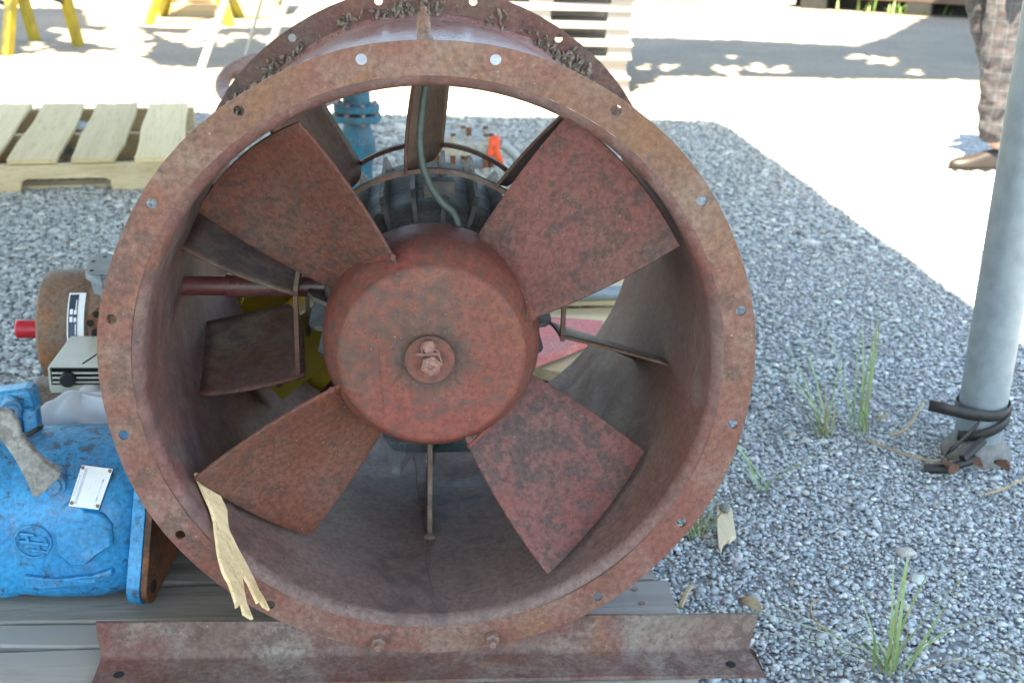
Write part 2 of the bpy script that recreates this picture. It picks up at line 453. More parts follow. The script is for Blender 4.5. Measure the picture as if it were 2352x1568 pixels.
mat_wrap, _nt, _b = newmat('plastic_film')
_b.inputs['Base Color'].default_value = (.35, .42, .5, 1); _b.inputs['Roughness'].default_value = .18
_b.inputs['Transmission Weight'].default_value = .75; _b.inputs['Alpha'].default_value = .55
_g = NT(_nt); _g.l(_g.bump(_g.noise(_g.coord(), 40, 4, .6), .8, .01), _b.inputs['Normal'])
def plaid():
    m, nt, b = newmat('plaid_cloth'); g = NT(nt)
    co = g.coord(); sx = g.n('ShaderNodeSeparateXYZ'); g.l(co, sx.inputs[0])
    def lines(s, per, w):
        f = g.math('FRACT', g.math('DIVIDE', g.math('ADD', s, 5.0), per))
        return g.math('LESS_THAN', f, w)
    n1 = g.noise(co, 90, 3, .6)
    c = g.mix(g.ramp(n1, .3, .7), (.062, .057, .06), (.045, .041, .044))
    k = g.math('MAXIMUM', lines(sx.outputs[2], .075, .075), lines(sx.outputs[0], .05, .09))
    c = g.mix(g.math('MULTIPLY', k, .4), c, (.13, .06, .066))
    k2 = g.math('MAXIMUM', lines(g.math('ADD', sx.outputs[2], .03), .075, .05), lines(g.math('ADD', sx.outputs[0], .02), .05, .06))
    c = g.mix(g.math('MULTIPLY', k2, .4), c, (.15, .15, .155))
    g.l(c, b.inputs['Base Color']); b.inputs['Roughness'].default_value = .9
    return m
mat_plaid = plaid()
mat_shoe = plain('brown_leather', (.022, .012, .007), .5, var=.1, scale=20, bump=.15)
mat_sole = plain('dark_sole', (.02, .017, .015), .8, bump=.1)
mat_skin = plain('skin', (.5, .3, .22), .5, var=.05, bump=.05)
mat_shirt = plain('dark_shirt', (.05, .055, .07), .85, var=.06, scale=30)
mat_hair = plain('hair', (.04, .03, .02), .7, var=.1, scale=60)

mat_bright = rusty('bolt_paint', (.27, .105, .085), (.22, .09, .07), dust=(.36, .27, .23), dark=(.08, .06, .05), dark_amt=.3, rust_amt=.1, dust_amt=.5, seed=23, spot=90)
# ------------------------------------------------------------------ ground
def project(p):
    d = Vector(p) - CAM; z = d.dot(fwd)
    return 1176 + FPX * d.dot(rt2) / z, 784 - FPX * d.dot(up2) / z

def ground_mat():
    m, nt, b = newmat('yard_ground'); g = NT(nt)
    co = g.coord()
    sx = g.n('ShaderNodeSeparateXYZ'); g.l(co, sx.inputs[0])
    # fine gravel bed
    vd = g.vor(co, 55); vc = g.vor(co, 55, out='Color')
    bw = g.n('ShaderNodeSeparateColor'); g.l(vc, bw.inputs[0])
    grav = g.mix(g.ramp(bw.outputs[0], .1, .95), (.24, .25, .255), (.52, .52, .51))
    grav = g.mix(g.ramp(vd, .2, .75), grav, (.21, .22, .22))
    # packed dirt of the yard
    n1 = g.noise(co, 1.6, 7, .65); n2 = g.noise(co, 28, 5, .7)
    dirt = g.mix(g.ramp(n1, .3, .7), (.27, .215, .15), (.205, .165, .118))
    dirt = g.mix(g.ramp(n2, .45, .75), dirt, (.14, .112, .082))
    edge = g.math('ADD', sx.outputs[1], g.math('MULTIPLY', g.math('SUBTRACT', g.noise(co, .9, 4, .6), .5), 2.5))
    col = g.mix(g.ramp(edge, 4.6, 6.0), grav, dirt)
    g.l(col, b.inputs['Base Color'])
    b.inputs['Roughness'].default_value = .95
    h = g.math('ADD', g.math('MULTIPLY', vd, -.6), g.math('MULTIPLY', n2, .5))
    g.l(g.bump(h, .7, .015), b.inputs['Normal'])
    return m
gm = MB()
gm.add([(-300, -300, 0), (300, -300, 0), (300, 300, 0), (-300, 300, 0)], [(0, 1, 2, 3)])
ground = gm.build('ground', ground_mat(), smooth=0)
ground['kind'] = 'structure'

# ------------------------------------------------------------------ gravel (real pebbles)
def pebble_mat():
    m, nt, b = newmat('pebbles'); g = NT(nt)
    at = g.n('ShaderNodeAttribute'); at.attribute_name = 'tone'
    co = g.coord()
    n = g.noise(co, 160, 3, .6)
    hs = g.n('ShaderNodeHueSaturation'); g.l(at.outputs['Color'], hs.inputs['Color']); g.l(g.ramp(n, .3, .7, .75, 1.2), hs.inputs['Value'])
    g.l(hs.outputs[0], b.inputs['Base Color']); b.inputs['Roughness'].default_value = .95; b.inputs['Specular IOR Level'].default_value = .15
    g.l(g.bump(n, .3, .002), b.inputs['Normal'])
    return m

def ico(sub):
    bm = bmesh.new(); bmesh.ops.create_icosphere(bm, subdivisions=sub, radius=1)
    v = np.array([p.co[:] for p in bm.verts]); f = np.array([[q.index for q in p.verts] for p in bm.faces]); bm.free()
    return v, f

PLAT = (-1.28, .405, -.42, .97)          # platform footprint
rng = np.random.default_rng(7)
def tones(n):
    pal = np.array([(.19, .205, .22), (.28, .30, .32), (.37, .395, .415), (.47, .49, .50), (.58, .59, .59), (.74, .73, .70), (.44, .38, .31), (.34, .20, .13)])
    k = rng.choice(len(pal), n, p=[.14, .22, .23, .18, .12, .065, .035, .01])
    c = pal[k] * rng.uniform(.8, 1.25, (n, 1)) * rng.uniform(.94, 1.06, (n, 3)) * np.array([1.02, 1.02, .985]) * 1.06
    return c

def pebbles(name, parts):
    V = []; F = []; T = []; off = 0
    for (x0, x1, y0, y1, dens, size, sub) in parts:
        n = int((x1 - x0) * (y1 - y0) * dens)
        xs = rng.uniform(x0, x1, n); ys = rng.uniform(y0, y1, n)
        keep = ~((xs > PLAT[0] - .01) & (xs < PLAT[1] + .012) & (ys > PLAT[2]) & (ys < PLAT[3] + .01))
        xs, ys = xs[keep], ys[keep]; n = len(xs)
        base, fc = ico(sub); nv = len(base)
        s = size * np.exp(rng.normal(0, .30, n))
        s = np.where(rng.random(n) < .025, s * 1.8, s)
        sc = np.stack([s * rng.uniform(.8, 1.35, n), s * rng.uniform(.7, 1.05, n), s * rng.uniform(.36, .62, n)], -1)
        # lumpy, slightly angular shapes from a small library
        lib = []
        for k in range(16):
            d = rng.normal(size=(5, 3)); d /= np.linalg.norm(d, axis=1)[:, None]
            r = np.ones(nv)
            for q in d: r -= .26 * np.clip(base @ q - .45, 0, 1)
            lib.append(base * (r * rng.uniform(.93, 1.07, nv))[:, None])
        lib = np.array(lib)[rng.integers(0, 16, n)]
        P = lib * sc[:, None, :]
        a = rng.uniform(0, 2 * np.pi, n); t = rng.normal(0, .35, n)
        ct, st = np.cos(t), np.sin(t)
        y_ = P[..., 1] * ct[:, None] - P[..., 2] * st[:, None]; z_ = P[..., 1] * st[:, None] + P[..., 2] * ct[:, None]
        x_ = P[..., 0] * np.cos(a)[:, None] - y_ * np.sin(a)[:, None]; y2 = P[..., 0] * np.sin(a)[:, None] + y_ * np.cos(a)[:, None]
        hz = rng.uniform(0, .006, n) + sc[:, 2] * .35
        P = np.stack([x_ + xs[:, None], y2 + ys[:, None], z_ + hz[:, None]], -1)
        far = np.clip((ys - 1.4) / 2.5, 0, 1)[:, None]
        tn = tones(n); tn = tn * .56 + .44 * np.array([.40, .42, .425]); tn = tn * (1 + far * np.array([.14, .05, -.08])); tn = tn * (1 - .3 * far) + .3 * far * np.array([.40, .375, .33])
        V.append(P.reshape(-1, 3)); T.append(np.repeat(tn, nv, 0))
        F.append((fc[None] + (np.arange(n) * nv)[:, None, None]).reshape(-1, 3) + off)
        off += n * nv
    V = np.concatenate(V).astype(np.float32); F = np.concatenate(F).astype(np.int32); T = np.concatenate(T)
    me = bpy.data.meshes.new(name)
    me.vertices.add(len(V)); me.vertices.foreach_set('co', V.ravel())
    me.loops.add(F.size); me.loops.foreach_set('vertex_index', F.ravel())
    me.polygons.add(len(F)); me.polygons.foreach_set('loop_start', np.arange(0, F.size, 3, dtype=np.int32))
    me.polygons.foreach_set('loop_total', np.full(len(F), 3, dtype=np.int32))
    me.polygons.foreach_set('use_smooth', np.ones(len(F), dtype=bool))
    at = me.attributes.new('tone', 'FLOAT_COLOR', 'POINT')
    at.data.foreach_set('color', np.concatenate([T, np.ones((len(T), 1))], 1).astype(np.float32).ravel())
    me.update(calc_edges=True); me.validate()
    me.materials.append(pebble_mat())
    o = bpy.data.objects.new(name, me); C.objects.link(o)
    return o
gv = pebbles('gravel', [
    (.28, 1.75, -.45, 1.2, 21000, .0046, 1),
    (.28, 2.2, 1.2, 2.6, 10500, .0058, 1),
    (.30, 2.6, 2.6, 5.4, 4200, .0086, 1),
    (-1.75, -.45, .95, 3.6, 7000, .0075, 1),
    (-.45, .30, 2.2, 5.5, 3000, .0115, 1),
    (-2.3, -.45, 3.6, 5.5, 1400, .013, 1)])
gv['kind'] = 'stuff'; gv['label'] = 'loose blue grey gravel covering the ground in the shade'

# ------------------------------------------------------------------ open roof that shades the foreground (out of frame)
roof = thing('canopy_roof', 'corrugated sheet roof overhead casting the shade on the gravel', 'roof', (0, 0, 0))
RZ = 2.7
def roof_y(x): return 5.06 - .955 - .012 * (x + .435 - 1.54)
XE = 1.62 - .435
mb = MB()
NX = 180
def rf(u, v):
    yy = -4.2 + v * (4.105 + 4.2)
    xe = 1.60 - .435 + .036 * (4.7 - .955 - yy) + .004 * math.sin(yy * 5.1) + .004 * math.sin(yy * 13)
    if yy > 3.75: xe -= .25 * (yy - 3.75) ** 1.6          # corner cut back to round off the cast shadow
    x = -6.2 + u * (xe + 6.2)
    return Vector((x, -4.2 + v * (roof_y(x) + 4.2) + (.012 * math.sin(x * 4.3) if v > .97 else 0), RZ + .012 * math.sin(u * NX * math.pi / 2 * 1.0)))
mb.grid(rf, NX, 60)
mb.build('roof_sheet', mat_roof, roof, smooth=60, solid=.004)
for yy in (-3.9, -1.2, .93, 3.7):
    MB().box((-2.55, yy, RZ - .10), (7.2, .06, .14)).build('roof_beam', mat_galv, roof, smooth=0)
for px_, py_ in ((-6.0, -3.9), (-6.0, 3.7), (1.0, -3.9)):
    MB().cyl((px_, py_, 0), (px_, py_, RZ - .17), .05).build('post', mat_galv, roof)

# added unseen shade net overhead, cut to shape to draw the dappled band of shade
def inpoly(x, y, P):
    r = False; j = len(P) - 1
    for i in range(len(P)):
        if (P[i][1] > y) != (P[j][1] > y) and x < (P[j][0] - P[i][0]) * (y - P[i][1]) / (P[j][1] - P[i][1]) + P[i][0]: r = not r
        j = i
    return r
SH = [[(1100, 70), (1449, 86), (1689, 93), (1965, 107), (2035, 84), (2113, 43), (2240, 10), (3200, 0), (3200, 200), (2248, 186), (1509, 177), (1500, 192), (1440, 200), (1100, 205)],
      [(-900, 10), (185, 20), (200, 60), (420, 66), (660, 62), (800, 60), (1100, 70), (1100, 190), (900, 182), (640, 160), (455, 157), (312, 150), (210, 126), (120, 122), (60, 124), (0, 128), (-900, 140)]]
HO = [(1669, 162, 29, 10), (1733, 158, 20, 9), (1784, 162, 22, 8), (1675, 134, 8, 6), (1967, 132, 21, 6), (2006, 138, 15, 8), (2039, 143, 16, 7), (2098, 169, 16, 6), (1474, 156, 12, 6), (1529, 155, 14, 6),
      (230, 82, 95, 19), (285, 90, 45, 10), (170, 95, 60, 8), (425, 88, 55, 15), (330, 106, 20, 6), (275, 127, 60, 20), (480, 68, 26, 7), (505, 92, 18, 9), (540, 84, 25, 6), (600, 90, 18, 7), (75, 112, 22, 14), (100, 118, 14, 7), (760, 110, 40, 12), (960, 120, 60, 12)]
def shaded(px, py):  # panel outline and openings follow the wanted shade and light spots
    if not any(inpoly(px, py, P) for P in SH): return False
    for (hx, hy, a, b_) in HO:
        an = math.atan2((py - hy) / b_, (px - hx) / a)
        if ((px - hx) / a) ** 2 + ((py - hy) / b_) ** 2 < (1 + .28 * math.sin(3 * an + hx) + .22 * math.sin(5 * an + 2 * hx) + .12 * math.sin(9 * an + hy)) ** 2: return False
    return True
caster = thing('shade_caster', 'added unseen shade net hung high over the yard on two posts', 'shade net', (0, 0, 0))
NZ = 4.0
sh = Vector((.435, .955, 0)) * (NZ / 2.7)
mb = MB(); rr_ = random.Random(3)
st = .05; yv = 6.2
while yv < 11.2:
    xv = -6.0; start = None
    while xv <= 8.0:
        px, py = project((xv, yv, 0)); py += rr_.uniform(-1.2, 1.2); px += rr_.uniform(-2.5, 2.5)
        s_ = shaded(px, py) and xv < 7.9
        if s_ and start is None: start = xv
        if not s_ and start is not None:
            a, b_, c, d = start - sh.x, xv - sh.x, yv - sh.y, yv + st - sh.y
            mb.add([(a, c, NZ), (b_, c, NZ), (b_, d, NZ), (a, d, NZ)], [(0, 1, 2, 3)]); start = None
        xv += .04
    yv += st
mb.build('caster_panel', mat_dark, caster, smooth=0, fix=False)
for xx in (-7.2, 8.2):  # added supports for the unseen shade panel
    MB().cyl((xx, 6.5, 0), (xx, 6.5, NZ + .2), .06).build('post', mat_galv, caster)
for yy in (5.2, 7.0, 9.0):
    MB().tube([(-7.2, 6.5, NZ + .15), (-5, yy, NZ + .02), (6, yy, NZ + .02), (8.2, 6.5, NZ + .15)], .006, 5).build('cable', mat_galv, caster)  # added cables for the unseen shade panel

# ------------------------------------------------------------------ weathered plank platform
PT = .11                                   # top of the planks
plat = thing('plank_platform', 'low weathered grey plank platform under the fan and blue pump', 'platform', (-.4, .3, 0))
rp = random.Random(5)
rows = [(-.42, -.279), (-.266, -.116), (-.102, .046), (.060, .1165), (.1225, .224), (.240, .393), (.407, .565), (.579, .76), (.774, .96)]
for y0, y1 in rows:
    xr = .405 + rp.uniform(-.006, .006) - (.02 if y1 > .3 else 0)
    xl = -1.27 + rp.uniform(-.01, .01)
    mb = MB(); n = 26; z1 = PT + rp.uniform(-.003, .0)
    def edge(x, y, k): return y + .0035 * math.sin(x * 7 + k) + .002 * math.sin(x * 23 + 2 * k)
    rings = []
    for i in range(n + 1):
        x = xl + (xr - xl) * i / n
        a, b_ = edge(x, y0, y0 * 40), edge(x, y1, y1 * 40 + 2)
        zz = z1 + .0015 * math.sin(x * 9 + y0 * 30)
        rings.append([Vector((x, a, zz - .024)), Vector((x, a, zz - .003)), Vector((x, a + .004, zz)), Vector((x, b_ - .004, zz)), Vector((x, b_, zz - .003)), Vector((x, b_, zz - .024))])
    pl = mb.loft(rings).build('plank', mat_greywood, plat, smooth=30)
    for xn in (xr - .055, xr - .06):
        yn = y0 + (y1 - y0) * (.3 if xn == xr - .055 else .72)
        MB().cyl((xn, yn, z1 - .002), (xn, yn, z1 + .0022), .0055, n=10).build('nail_head', mat_bolt, pl)
for xs in (.335, -.43, -1.2):
    MB().box((xs, .27, .043), (.09, 1.36, .086)).build('bearer', mat_greywood, plat, smooth=0, bevel=.004)
# ------------------------------------------------------------------ axial fan
FAN_ROT = .93                               # the casing sits turned by a degree
LEN = .7455
fan = thing('axial_fan', 'large rusty red axial fan with four blades in a round flanged casing', 'fan', (0, 0, PT))
def pol(r, a, y): return W(r * math.cos(R(a)), y, r * math.sin(R(a)))

def flange(name, y0, th, mat):
    mb = MB(); ri, ro, rh, hr = .412, .457, .44, .0075
    def wv(a): return .0012 * math.sin(R(a * 3 + 40)) + .0008 * math.sin(R(a * 8))
    for k in range(16):
        a0 = FAN_ROT + 22.5 * k; a1 = a0 + 22.5; am = (a0 + a1) / 2
        n = 5
        outer = [(ro + .0007 * math.sin(R((a0 + 22.5 * i / n) * 11)), a0 + 22.5 * i / n) for i in range(n + 1)]
        inner = [(ri, a1 - 22.5 * i / n) for i in range(n + 1)]
        P = [pol(r, a, y0 + wv(a)) for r, a in outer + inner]
        hc = (rh * math.cos(R(am)), rh * math.sin(R(am)))
        hole = [W(hc[0] + hr * math.cos(2 * math.pi * i / 14), y0 + wv(am), hc[1] + hr * math.sin(2 * math.pi * i / 14)) for i in range(14)]
        loops = [P, hole]; fl = P + hole; m_ = len(fl)
        tri = tessellate_polygon(loops)
        off = Vector((0, th, 0)); N = len(P)
        fs = [tuple(t) for t in tri] + [tuple(i + m_ for i in t[::-1]) for t in tri]
        fs += [(i, i + 1, i + 1 + m_, i + m_) for i in range(n)]
        fs += [(N + i, N + (i + 1) % 14, N + (i + 1) % 14 + m_, N + i + m_) for i in range(14)]
        mb.add(fl + [p + off for p in fl], fs)
    o = mb.build(name, mat, fan, smooth=0, fix=False)
    bm = bmesh.new(); bm.from_mesh(o.data); bmesh.ops.remove_doubles(bm, verts=bm.verts, dist=.00005)
    bmesh.ops.recalc_face_normals(bm, faces=bm.faces); bm.to_mesh(o.data); bm.free()
    return o
flange('front_flange', 0, .005, mat_flange)
flange('rear_flange', LEN - .005, .005, mat_bflange)

# casing: rolled drum with turned lips, inside and outside surfaces
def arc(cx, cy, r, a0, a1, n=6): return [(cx + r * math.cos(R(a0 + (a1 - a0) * i / n)), cy + r * math.sin(R(a0 + (a1 - a0) * i / n))) for i in range(n + 1)]
mb = MB()
lip = [(.412 - .0 , .0)] + [(.412 - .016 * math.sin(R(90 * i / 7)), .0 + .016 * (1 - math.cos(R(90 * i / 7)))) for i in range(1, 8)]
ys = [.05, .12, .2, .3, .4, .5, .6, .69]
inn = lip + [(.396, y) for y in ys] + [(r, LEN - t) for r, t in reversed(lip)]
out = [(.412, LEN - .005), (.404, LEN - .012)] + [(.4025, y) for y in reversed(ys)] + [(.404, .012), (.412, .005)]
d0 = len(mb.f)
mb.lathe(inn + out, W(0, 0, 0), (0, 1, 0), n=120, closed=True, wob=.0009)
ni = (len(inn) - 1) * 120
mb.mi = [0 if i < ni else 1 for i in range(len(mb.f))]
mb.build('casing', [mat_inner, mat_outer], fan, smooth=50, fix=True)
# welded seam along the bottom of the casing
MB().tube([pol(.3958, 270.5 - .6 * i + (.5 if i % 2 else 0), .02 + .07 * i) for i in range(9)], .0016, 6).build('weld_seam', mat_inner, fan)

# hub
mb = MB()
prof = [(0, .0600), (.03, .0600), (.075, .0602), (.110, .0606), (.124, .0612)] + [(.125 + .015 * math.sin(R(a)), .0762 - .0153 * math.cos(R(a))) for a in range(8, 70, 10)] + [(.1425, .077), (.150, .088), (.156, .102), (.160, .118), (.1625, .140), (.163, .17), (.1625, .2), (.155, .203), (.0, .203)]
mb.lathe(prof, W(0, 0, 0), (0, 1, 0), n=72)
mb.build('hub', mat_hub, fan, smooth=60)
# weld ridge and score lines on the hub's face
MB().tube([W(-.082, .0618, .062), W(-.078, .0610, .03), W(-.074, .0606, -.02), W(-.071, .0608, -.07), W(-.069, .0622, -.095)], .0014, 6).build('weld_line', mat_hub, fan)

# blades
tip_f, tip_r = (27.3, .034), (60.3, .150)
rt_f, rt_r = (20.3, .078), (66.0, .178)
def blade_pt(u, v, k):          # u along chord (front to back), v root to tip
    r0, r1 = .143, .3865
    e = 1 - (1 - v) * (1 - .0)
    af = rt_f[0] + (tip_f[0] - rt_f[0]) * v; ar = rt_r[0] + (tip_r[0] - rt_r[0]) * v
    yf = rt_f[1] + (tip_f[1] - rt_f[1]) * v; yr = rt_r[1] + (tip_r[1] - rt_r[1]) * v
    # straight plate between front edge and back edge, slightly cambered
    rr = r0 + (r1 - r0) * v
    pf = Vector((rr * math.cos(R(af)), yf, rr * math.sin(R(af)))); pr = Vector((rr * math.cos(R(ar)), yr, rr * math.sin(R(ar))))
    p = pf.lerp(pr, u)
    rad = math.hypot(p.x, p.z)
    tgt = rr + (1 - v) * .0
    p.x *= tgt / rad; p.z *= tgt / rad
    p.y += .012 * math.sin(math.pi * u) * (0.6 + .4 * v)
    c, s = math.cos(R(90 * k)), math.sin(R(90 * k))
    return W(p.x * c - p.z * s, p.y, p.x * s + p.z * c)
blades = []
for k in range(4):
    mb = MB()
    mb.grid(lambda u, v: blade_pt(u, v, k), 14, 14)
    o = mb.build('blade', mat_blades[k], fan, smooth=60, solid=.0055, bevel=.0012)
    blades.append(o)
    # weld bead where the blade meets the hub
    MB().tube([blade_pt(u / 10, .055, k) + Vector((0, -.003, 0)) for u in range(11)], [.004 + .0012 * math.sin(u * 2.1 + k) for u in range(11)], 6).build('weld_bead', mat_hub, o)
# retaining plate, bolts and locking wire
hp = W(0, .0600, 0)
pcx, pcz = -.0035, .0
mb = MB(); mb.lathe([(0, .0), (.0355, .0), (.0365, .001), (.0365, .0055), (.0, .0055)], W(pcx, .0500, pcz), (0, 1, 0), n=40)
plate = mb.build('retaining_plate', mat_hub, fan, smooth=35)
mb = MB(); hexa(mb, W(pcx + .002, .0503, -.004), (0, -1, 0), .0265, .0150, ph=.35)
mb.cyl(W(pcx + .002, .0353, -.004), W(pcx + .002, .0340, -.004), .0118, .0105, n=20)
mb.build('center_bolt', mat_bright, plate, smooth=25, bevel=.0008)
mb = MB()
tr = [(-.0035, .004), (.005, .0005), (-.003, -.0045)]
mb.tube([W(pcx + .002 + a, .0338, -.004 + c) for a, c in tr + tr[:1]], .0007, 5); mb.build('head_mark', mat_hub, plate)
mb = MB(); hexa(mb, W(pcx - .0015, .0503, .0245), (0, -1, 0), .0175, .013, ph=.1)
mb.cyl(W(pcx - .0015, .0373, .0245), W(pcx - .0015, .0360, .0245), .0078, .0066, n=16)
mb.build('lock_bolt', mat_bright, plate, smooth=25, bevel=.0006)
mb = MB()
for ph in (0, math.pi):
    mb.tube([W(pcx - .020 + .033 * i / 30, .042 + .0017 * math.sin(i * 1.5 + ph), .0118 + .0017 * math.cos(i * 1.5 + ph) + .001 * i / 30) for i in range(31)], .0015, 6)
mb.tube([W(pcx + .013, .0415, .0128), W(pcx + .0135, .041, .016), W(pcx + .009, .041, .019), W(pcx + .005, .041, .0205)], .0014, 6)
mb.tube([W(pcx + .013, .0415, .0128), W(pcx + .0165, .0415, .002), W(pcx + .0175, .0415, -.003), W(pcx + .0165, .0415, -.005)], .0014, 6)
mb.tube([W(pcx - .010, .043, .0118), W(pcx - .012, .0415, .022), W(pcx - .010, .0415, .029)], .0014, 6)
mb.build('locking_wire', mat_bright, plate)

# motor behind the hub
mb = MB()
mb.lathe([(.0, .205), (.135, .205), (.150, .225), (.168, .27), (.172, .30), (.172, .585), (.15, .61), (0, .612)], W(0, 0, 0), (0, 1, 0), n=64)
motor = mb.build('motor', mat_motor, fan, smooth=40)
for k in range(24):
    a = 7.5 + 15 * k
    mb = MB()
    mb.prism([pol(.140, a, .222), pol(.186, a, .262), pol(.196, a, .285), pol(.196, a, .57), pol(.16, a, .59)], (-.007 * math.sin(R(a)), 0, .007 * math.cos(R(a))))
    mb.build('cooling_fin', mat_motor, motor, smooth=0)
MB().box(W(.012, .285, .195), (.05, .03, .03)).build('motor_lug', mat_motor, motor, smooth=0, bevel=.004)
mb = MB(); mb.box(W(.02, .45, -.225), (.19, .24, .13), taper=(1.25, 1.1)); mb.build('motor_foot', mat_foot, motor, smooth=0, bevel=.03)
mb = MB(); mb.grid(lambda u, v: W(-.11 + .12 * u, .322 - .02 * math.sin(u * 9 + v * 4), -.17 - .13 * v - .01 * math.sin(u * 17)), 14, 10); mb.build('plastic_wrap', mat_wrap, motor, smooth=40)

# stator vanes and their two rings
VA = [306, 342, 18, 54, 90, 126, 162, 198, 234]
def vane_pt(u, v, A):           # u front to back, v inside to outside
    y = .256 + u * .205
    r_in = .226 - .022 * u
    if A in (162, 198, 342, 18): r_in = .207 / abs(math.cos(R(A + 7)))
    r = r_in + (.3985 - r_in) * v
    af = A + (2.8 + 7.4 * (1 - v) if A != 342 else 5.2 + 2 * (1 - v))
    a = af + (A - 5 - af) * (.4 * u + .6 * u * u)
    if u > .78 and v < .3:
        r += .022 * ((u - .78) / .22) ** 2 * (1 - v / .3)
    return pol(r, a, y)
for A in VA:
    mb = MB(); mb.grid(lambda u, v: vane_pt(u, v, A), 14, 8)
    mb.build('guide_vane', mat_vane, fan, smooth=70, solid=.0045)
mb = MB(); mb.box(W(0, .36, -.307), (.0085, .23, .178)); mb.sphere(W(0, .246, -.395), (.012, .008, .008), 10, 6); mb.build('bottom_vane', mat_vane, fan, smooth=30, bevel=.0012)
for y in (.262, .462):
    rings = []
    for i in range(77):
        if i < 2: c_, n_, rr2 = (.209, -.05 + .03 * i), (1, 0), 0
        elif i > 74: c_, n_, rr2 = (-.209, -.03 * (i - 74) - (.055 if i == 76 else .0)), (-1, 0), 0
        else:
            a = R(180 * (i - 2) / 72); k_ = .209 + .0145 * math.sin(a); c_, n_ = (k_ * math.cos(a), k_ * math.sin(a)), (math.cos(a), math.sin(a))
        p0 = W(c_[0], y, c_[1]); q0 = W(c_[0] + n_[0] * .007, y, c_[1] + n_[1] * .007)
        rings.append([p0, q0, q0 + Vector((0, .012, 0)), p0 + Vector((0, .012, 0))])
    MB().loft(rings).build('vane_ring', mat_vane, fan, smooth=40)

# conduit across to the motor
mb = MB(); z = .024; y = .318
mb.cyl(W(-.397, y, z), W(-.315, y, z), .0158); mb.cyl(W(-.327, y, z), W(-.321, y, z), .0195); mb.cyl(W(-.322, y, z), W(-.255, y, z), .0182); mb.cyl(W(-.262, y, z), W(-.165, y, z), .0168)
mb.build('conduit', mat_pipe, fan, smooth=40)
# cable from the lubricator to the motor
P = [pt(984, 150, .235), pt(979, 190, .23), pt(972, 240, .225), pt(966, 290, .22), pt(965, 335, .218), pt(972, 385, .218), pt(990, 430, .222), pt(1015, 465, .225), pt(1038, 485, .222), pt(1049, 503, .218), pt(1053, 522, .215), pt(1053, 540, .22)]
def smooth_path(P, n=4):
    out = []
    for i in range(len(P) - 1):
        p0, p1, p2, p3 = P[max(i - 1, 0)], P[i], P[i + 1], P[min(i + 2, len(P) - 1)]
        for j in range(n):
            t = j / n
            out.append(.5 * ((2 * p1) + (p2 - p0) * t + (2 * p0 - 5 * p1 + 4 * p2 - p3) * t * t + (3 * p1 - p0 - 3 * p2 + p3) * t ** 3))
    return out + [P[-1]]
MB().tube(smooth_path(P), .0055, 10).build('cable', mat_cable, fan)

# two lubricator nipples on top of the casing
for y, zt, x in ((.155, .4545, -.0085), (.315, .466, -.0125)):
    mb = MB()
    zb = .401
    mb.lathe([(.0105, zb), (.0105, zb + .01), (.0102, zt - .022), (.0085, zt - .021), (.0085, zt - .017), (.0092, zt - .0165), (.0090, zt - .014), (.0042, zt - .010), (.0040, zt - .008), (.0052, zt - .006), (.0050, zt - .001), (.0, zt)], W(x, y, 0), (0, 0, 1), n=20)
    mb.build('grease_nipple', mat_bolt, fan, smooth=35)

# crusts of dirt on the rear flange and casing
mb = MB(); rc = random.Random(11); bv, bf = ico(1)
cl = [(rc.uniform(38, 152), rc.uniform(.404, .432)) for _ in range(46)]
cl = [(a, r) for a, r in cl if a < 62 or a > 66]
for a0, r0 in cl:
    for _ in range(rc.randint(8, 30)):
        a = a0 + rc.gauss(0, 1.8); r = r0 + rc.gauss(0, .006)
        if not .4045 < r < .452: continue
        s = .0009 + .0036 * rc.random() ** 2.5
        c = pol(r, a, LEN - .0055 - s * .5 - rc.uniform(0, .004))
        rm = rotm(rc.uniform(0, 6), rc.uniform(0, 6), rc.uniform(0, 6))
        mb.add([c + rm @ Vector((v[0] * s * 2.4 * (1 + .4 * math.sin(9 * v[1])), v[1] * s * .8, v[2] * s * 1.1)) for v in bv[::1]], bf.tolist())
o = mb.build('dirt_crust', mat_crust, fan, smooth=0, fix=False); o['kind'] = 'stuff'

# angle iron bolted to the foot of the front flange
mb = MB()
for k in (0,):
    t = .006; h = .067; w_ = .074
    z0 = PT + .0015; y1 = .0125
    xl, xr = -.4925, .4925
    sec = [(y1, z0), (y1, z0 + h), (y1 - t, z0 + h), (y1 - t, z0 + t + .008), (y1 - t - .003, z0 + t + .003), (y1 - t - .008, z0 + t), (y1 - w_, z0 + t), (y1 - w_, z0)]
    n = 40; rings = []
    for i in range(n + 1):
        x = xl + (xr - xl) * i / n
        wb = .0012 * math.sin(x * 9) + .0006 * math.sin(x * 31)
        sk = -.0 
        rings.append([Vector((x + (.008 if i == n else 0) * (a < 0) + (.010 * (b_ - z0) / h if i == n else -.004 * (b_ - z0) / h if i == 0 else 0), a + wb * (b_ - z0) / h, b_ + (wb * .6 if a < -.01 else 0))) for a, b_ in sec])
    mb.loft(rings)
iron = mb.build('base_angle', mat_iron, fan, smooth=40)
for hx in (-.458, .455):
    MB().cyl((hx, -.036, z0 + .0066), (hx, -.036, z0 + .0070), .0078, n=20).build('bolt_hole', mat_cavity, iron)
# same angle under the rear flange
mb = MB()
rings = [[Vector((x, LEN - (a - 0.0) + .0, b_)) for a, b_ in sec] for x in (xl, xr)]
mb.loft(rings).build('rear_base_angle', mat_iron, fan, smooth=40)
for ang in (258.75, 281.25):
    c = pol(.44, ang + FAN_ROT, 0)
    mb = MB(); hexa(mb, c + Vector((0, .0, 0)), (0, -1, 0), .019, .013, ph=.2 if ang < 270 else .45)
    mb.cyl(c + Vector((0, -.012, 0)), c + Vector((0, -.024, 0)), .0058, .0052, n=14)
    mb.build('flange_bolt', mat_bolt, fan, smooth=25, bevel=.0008)

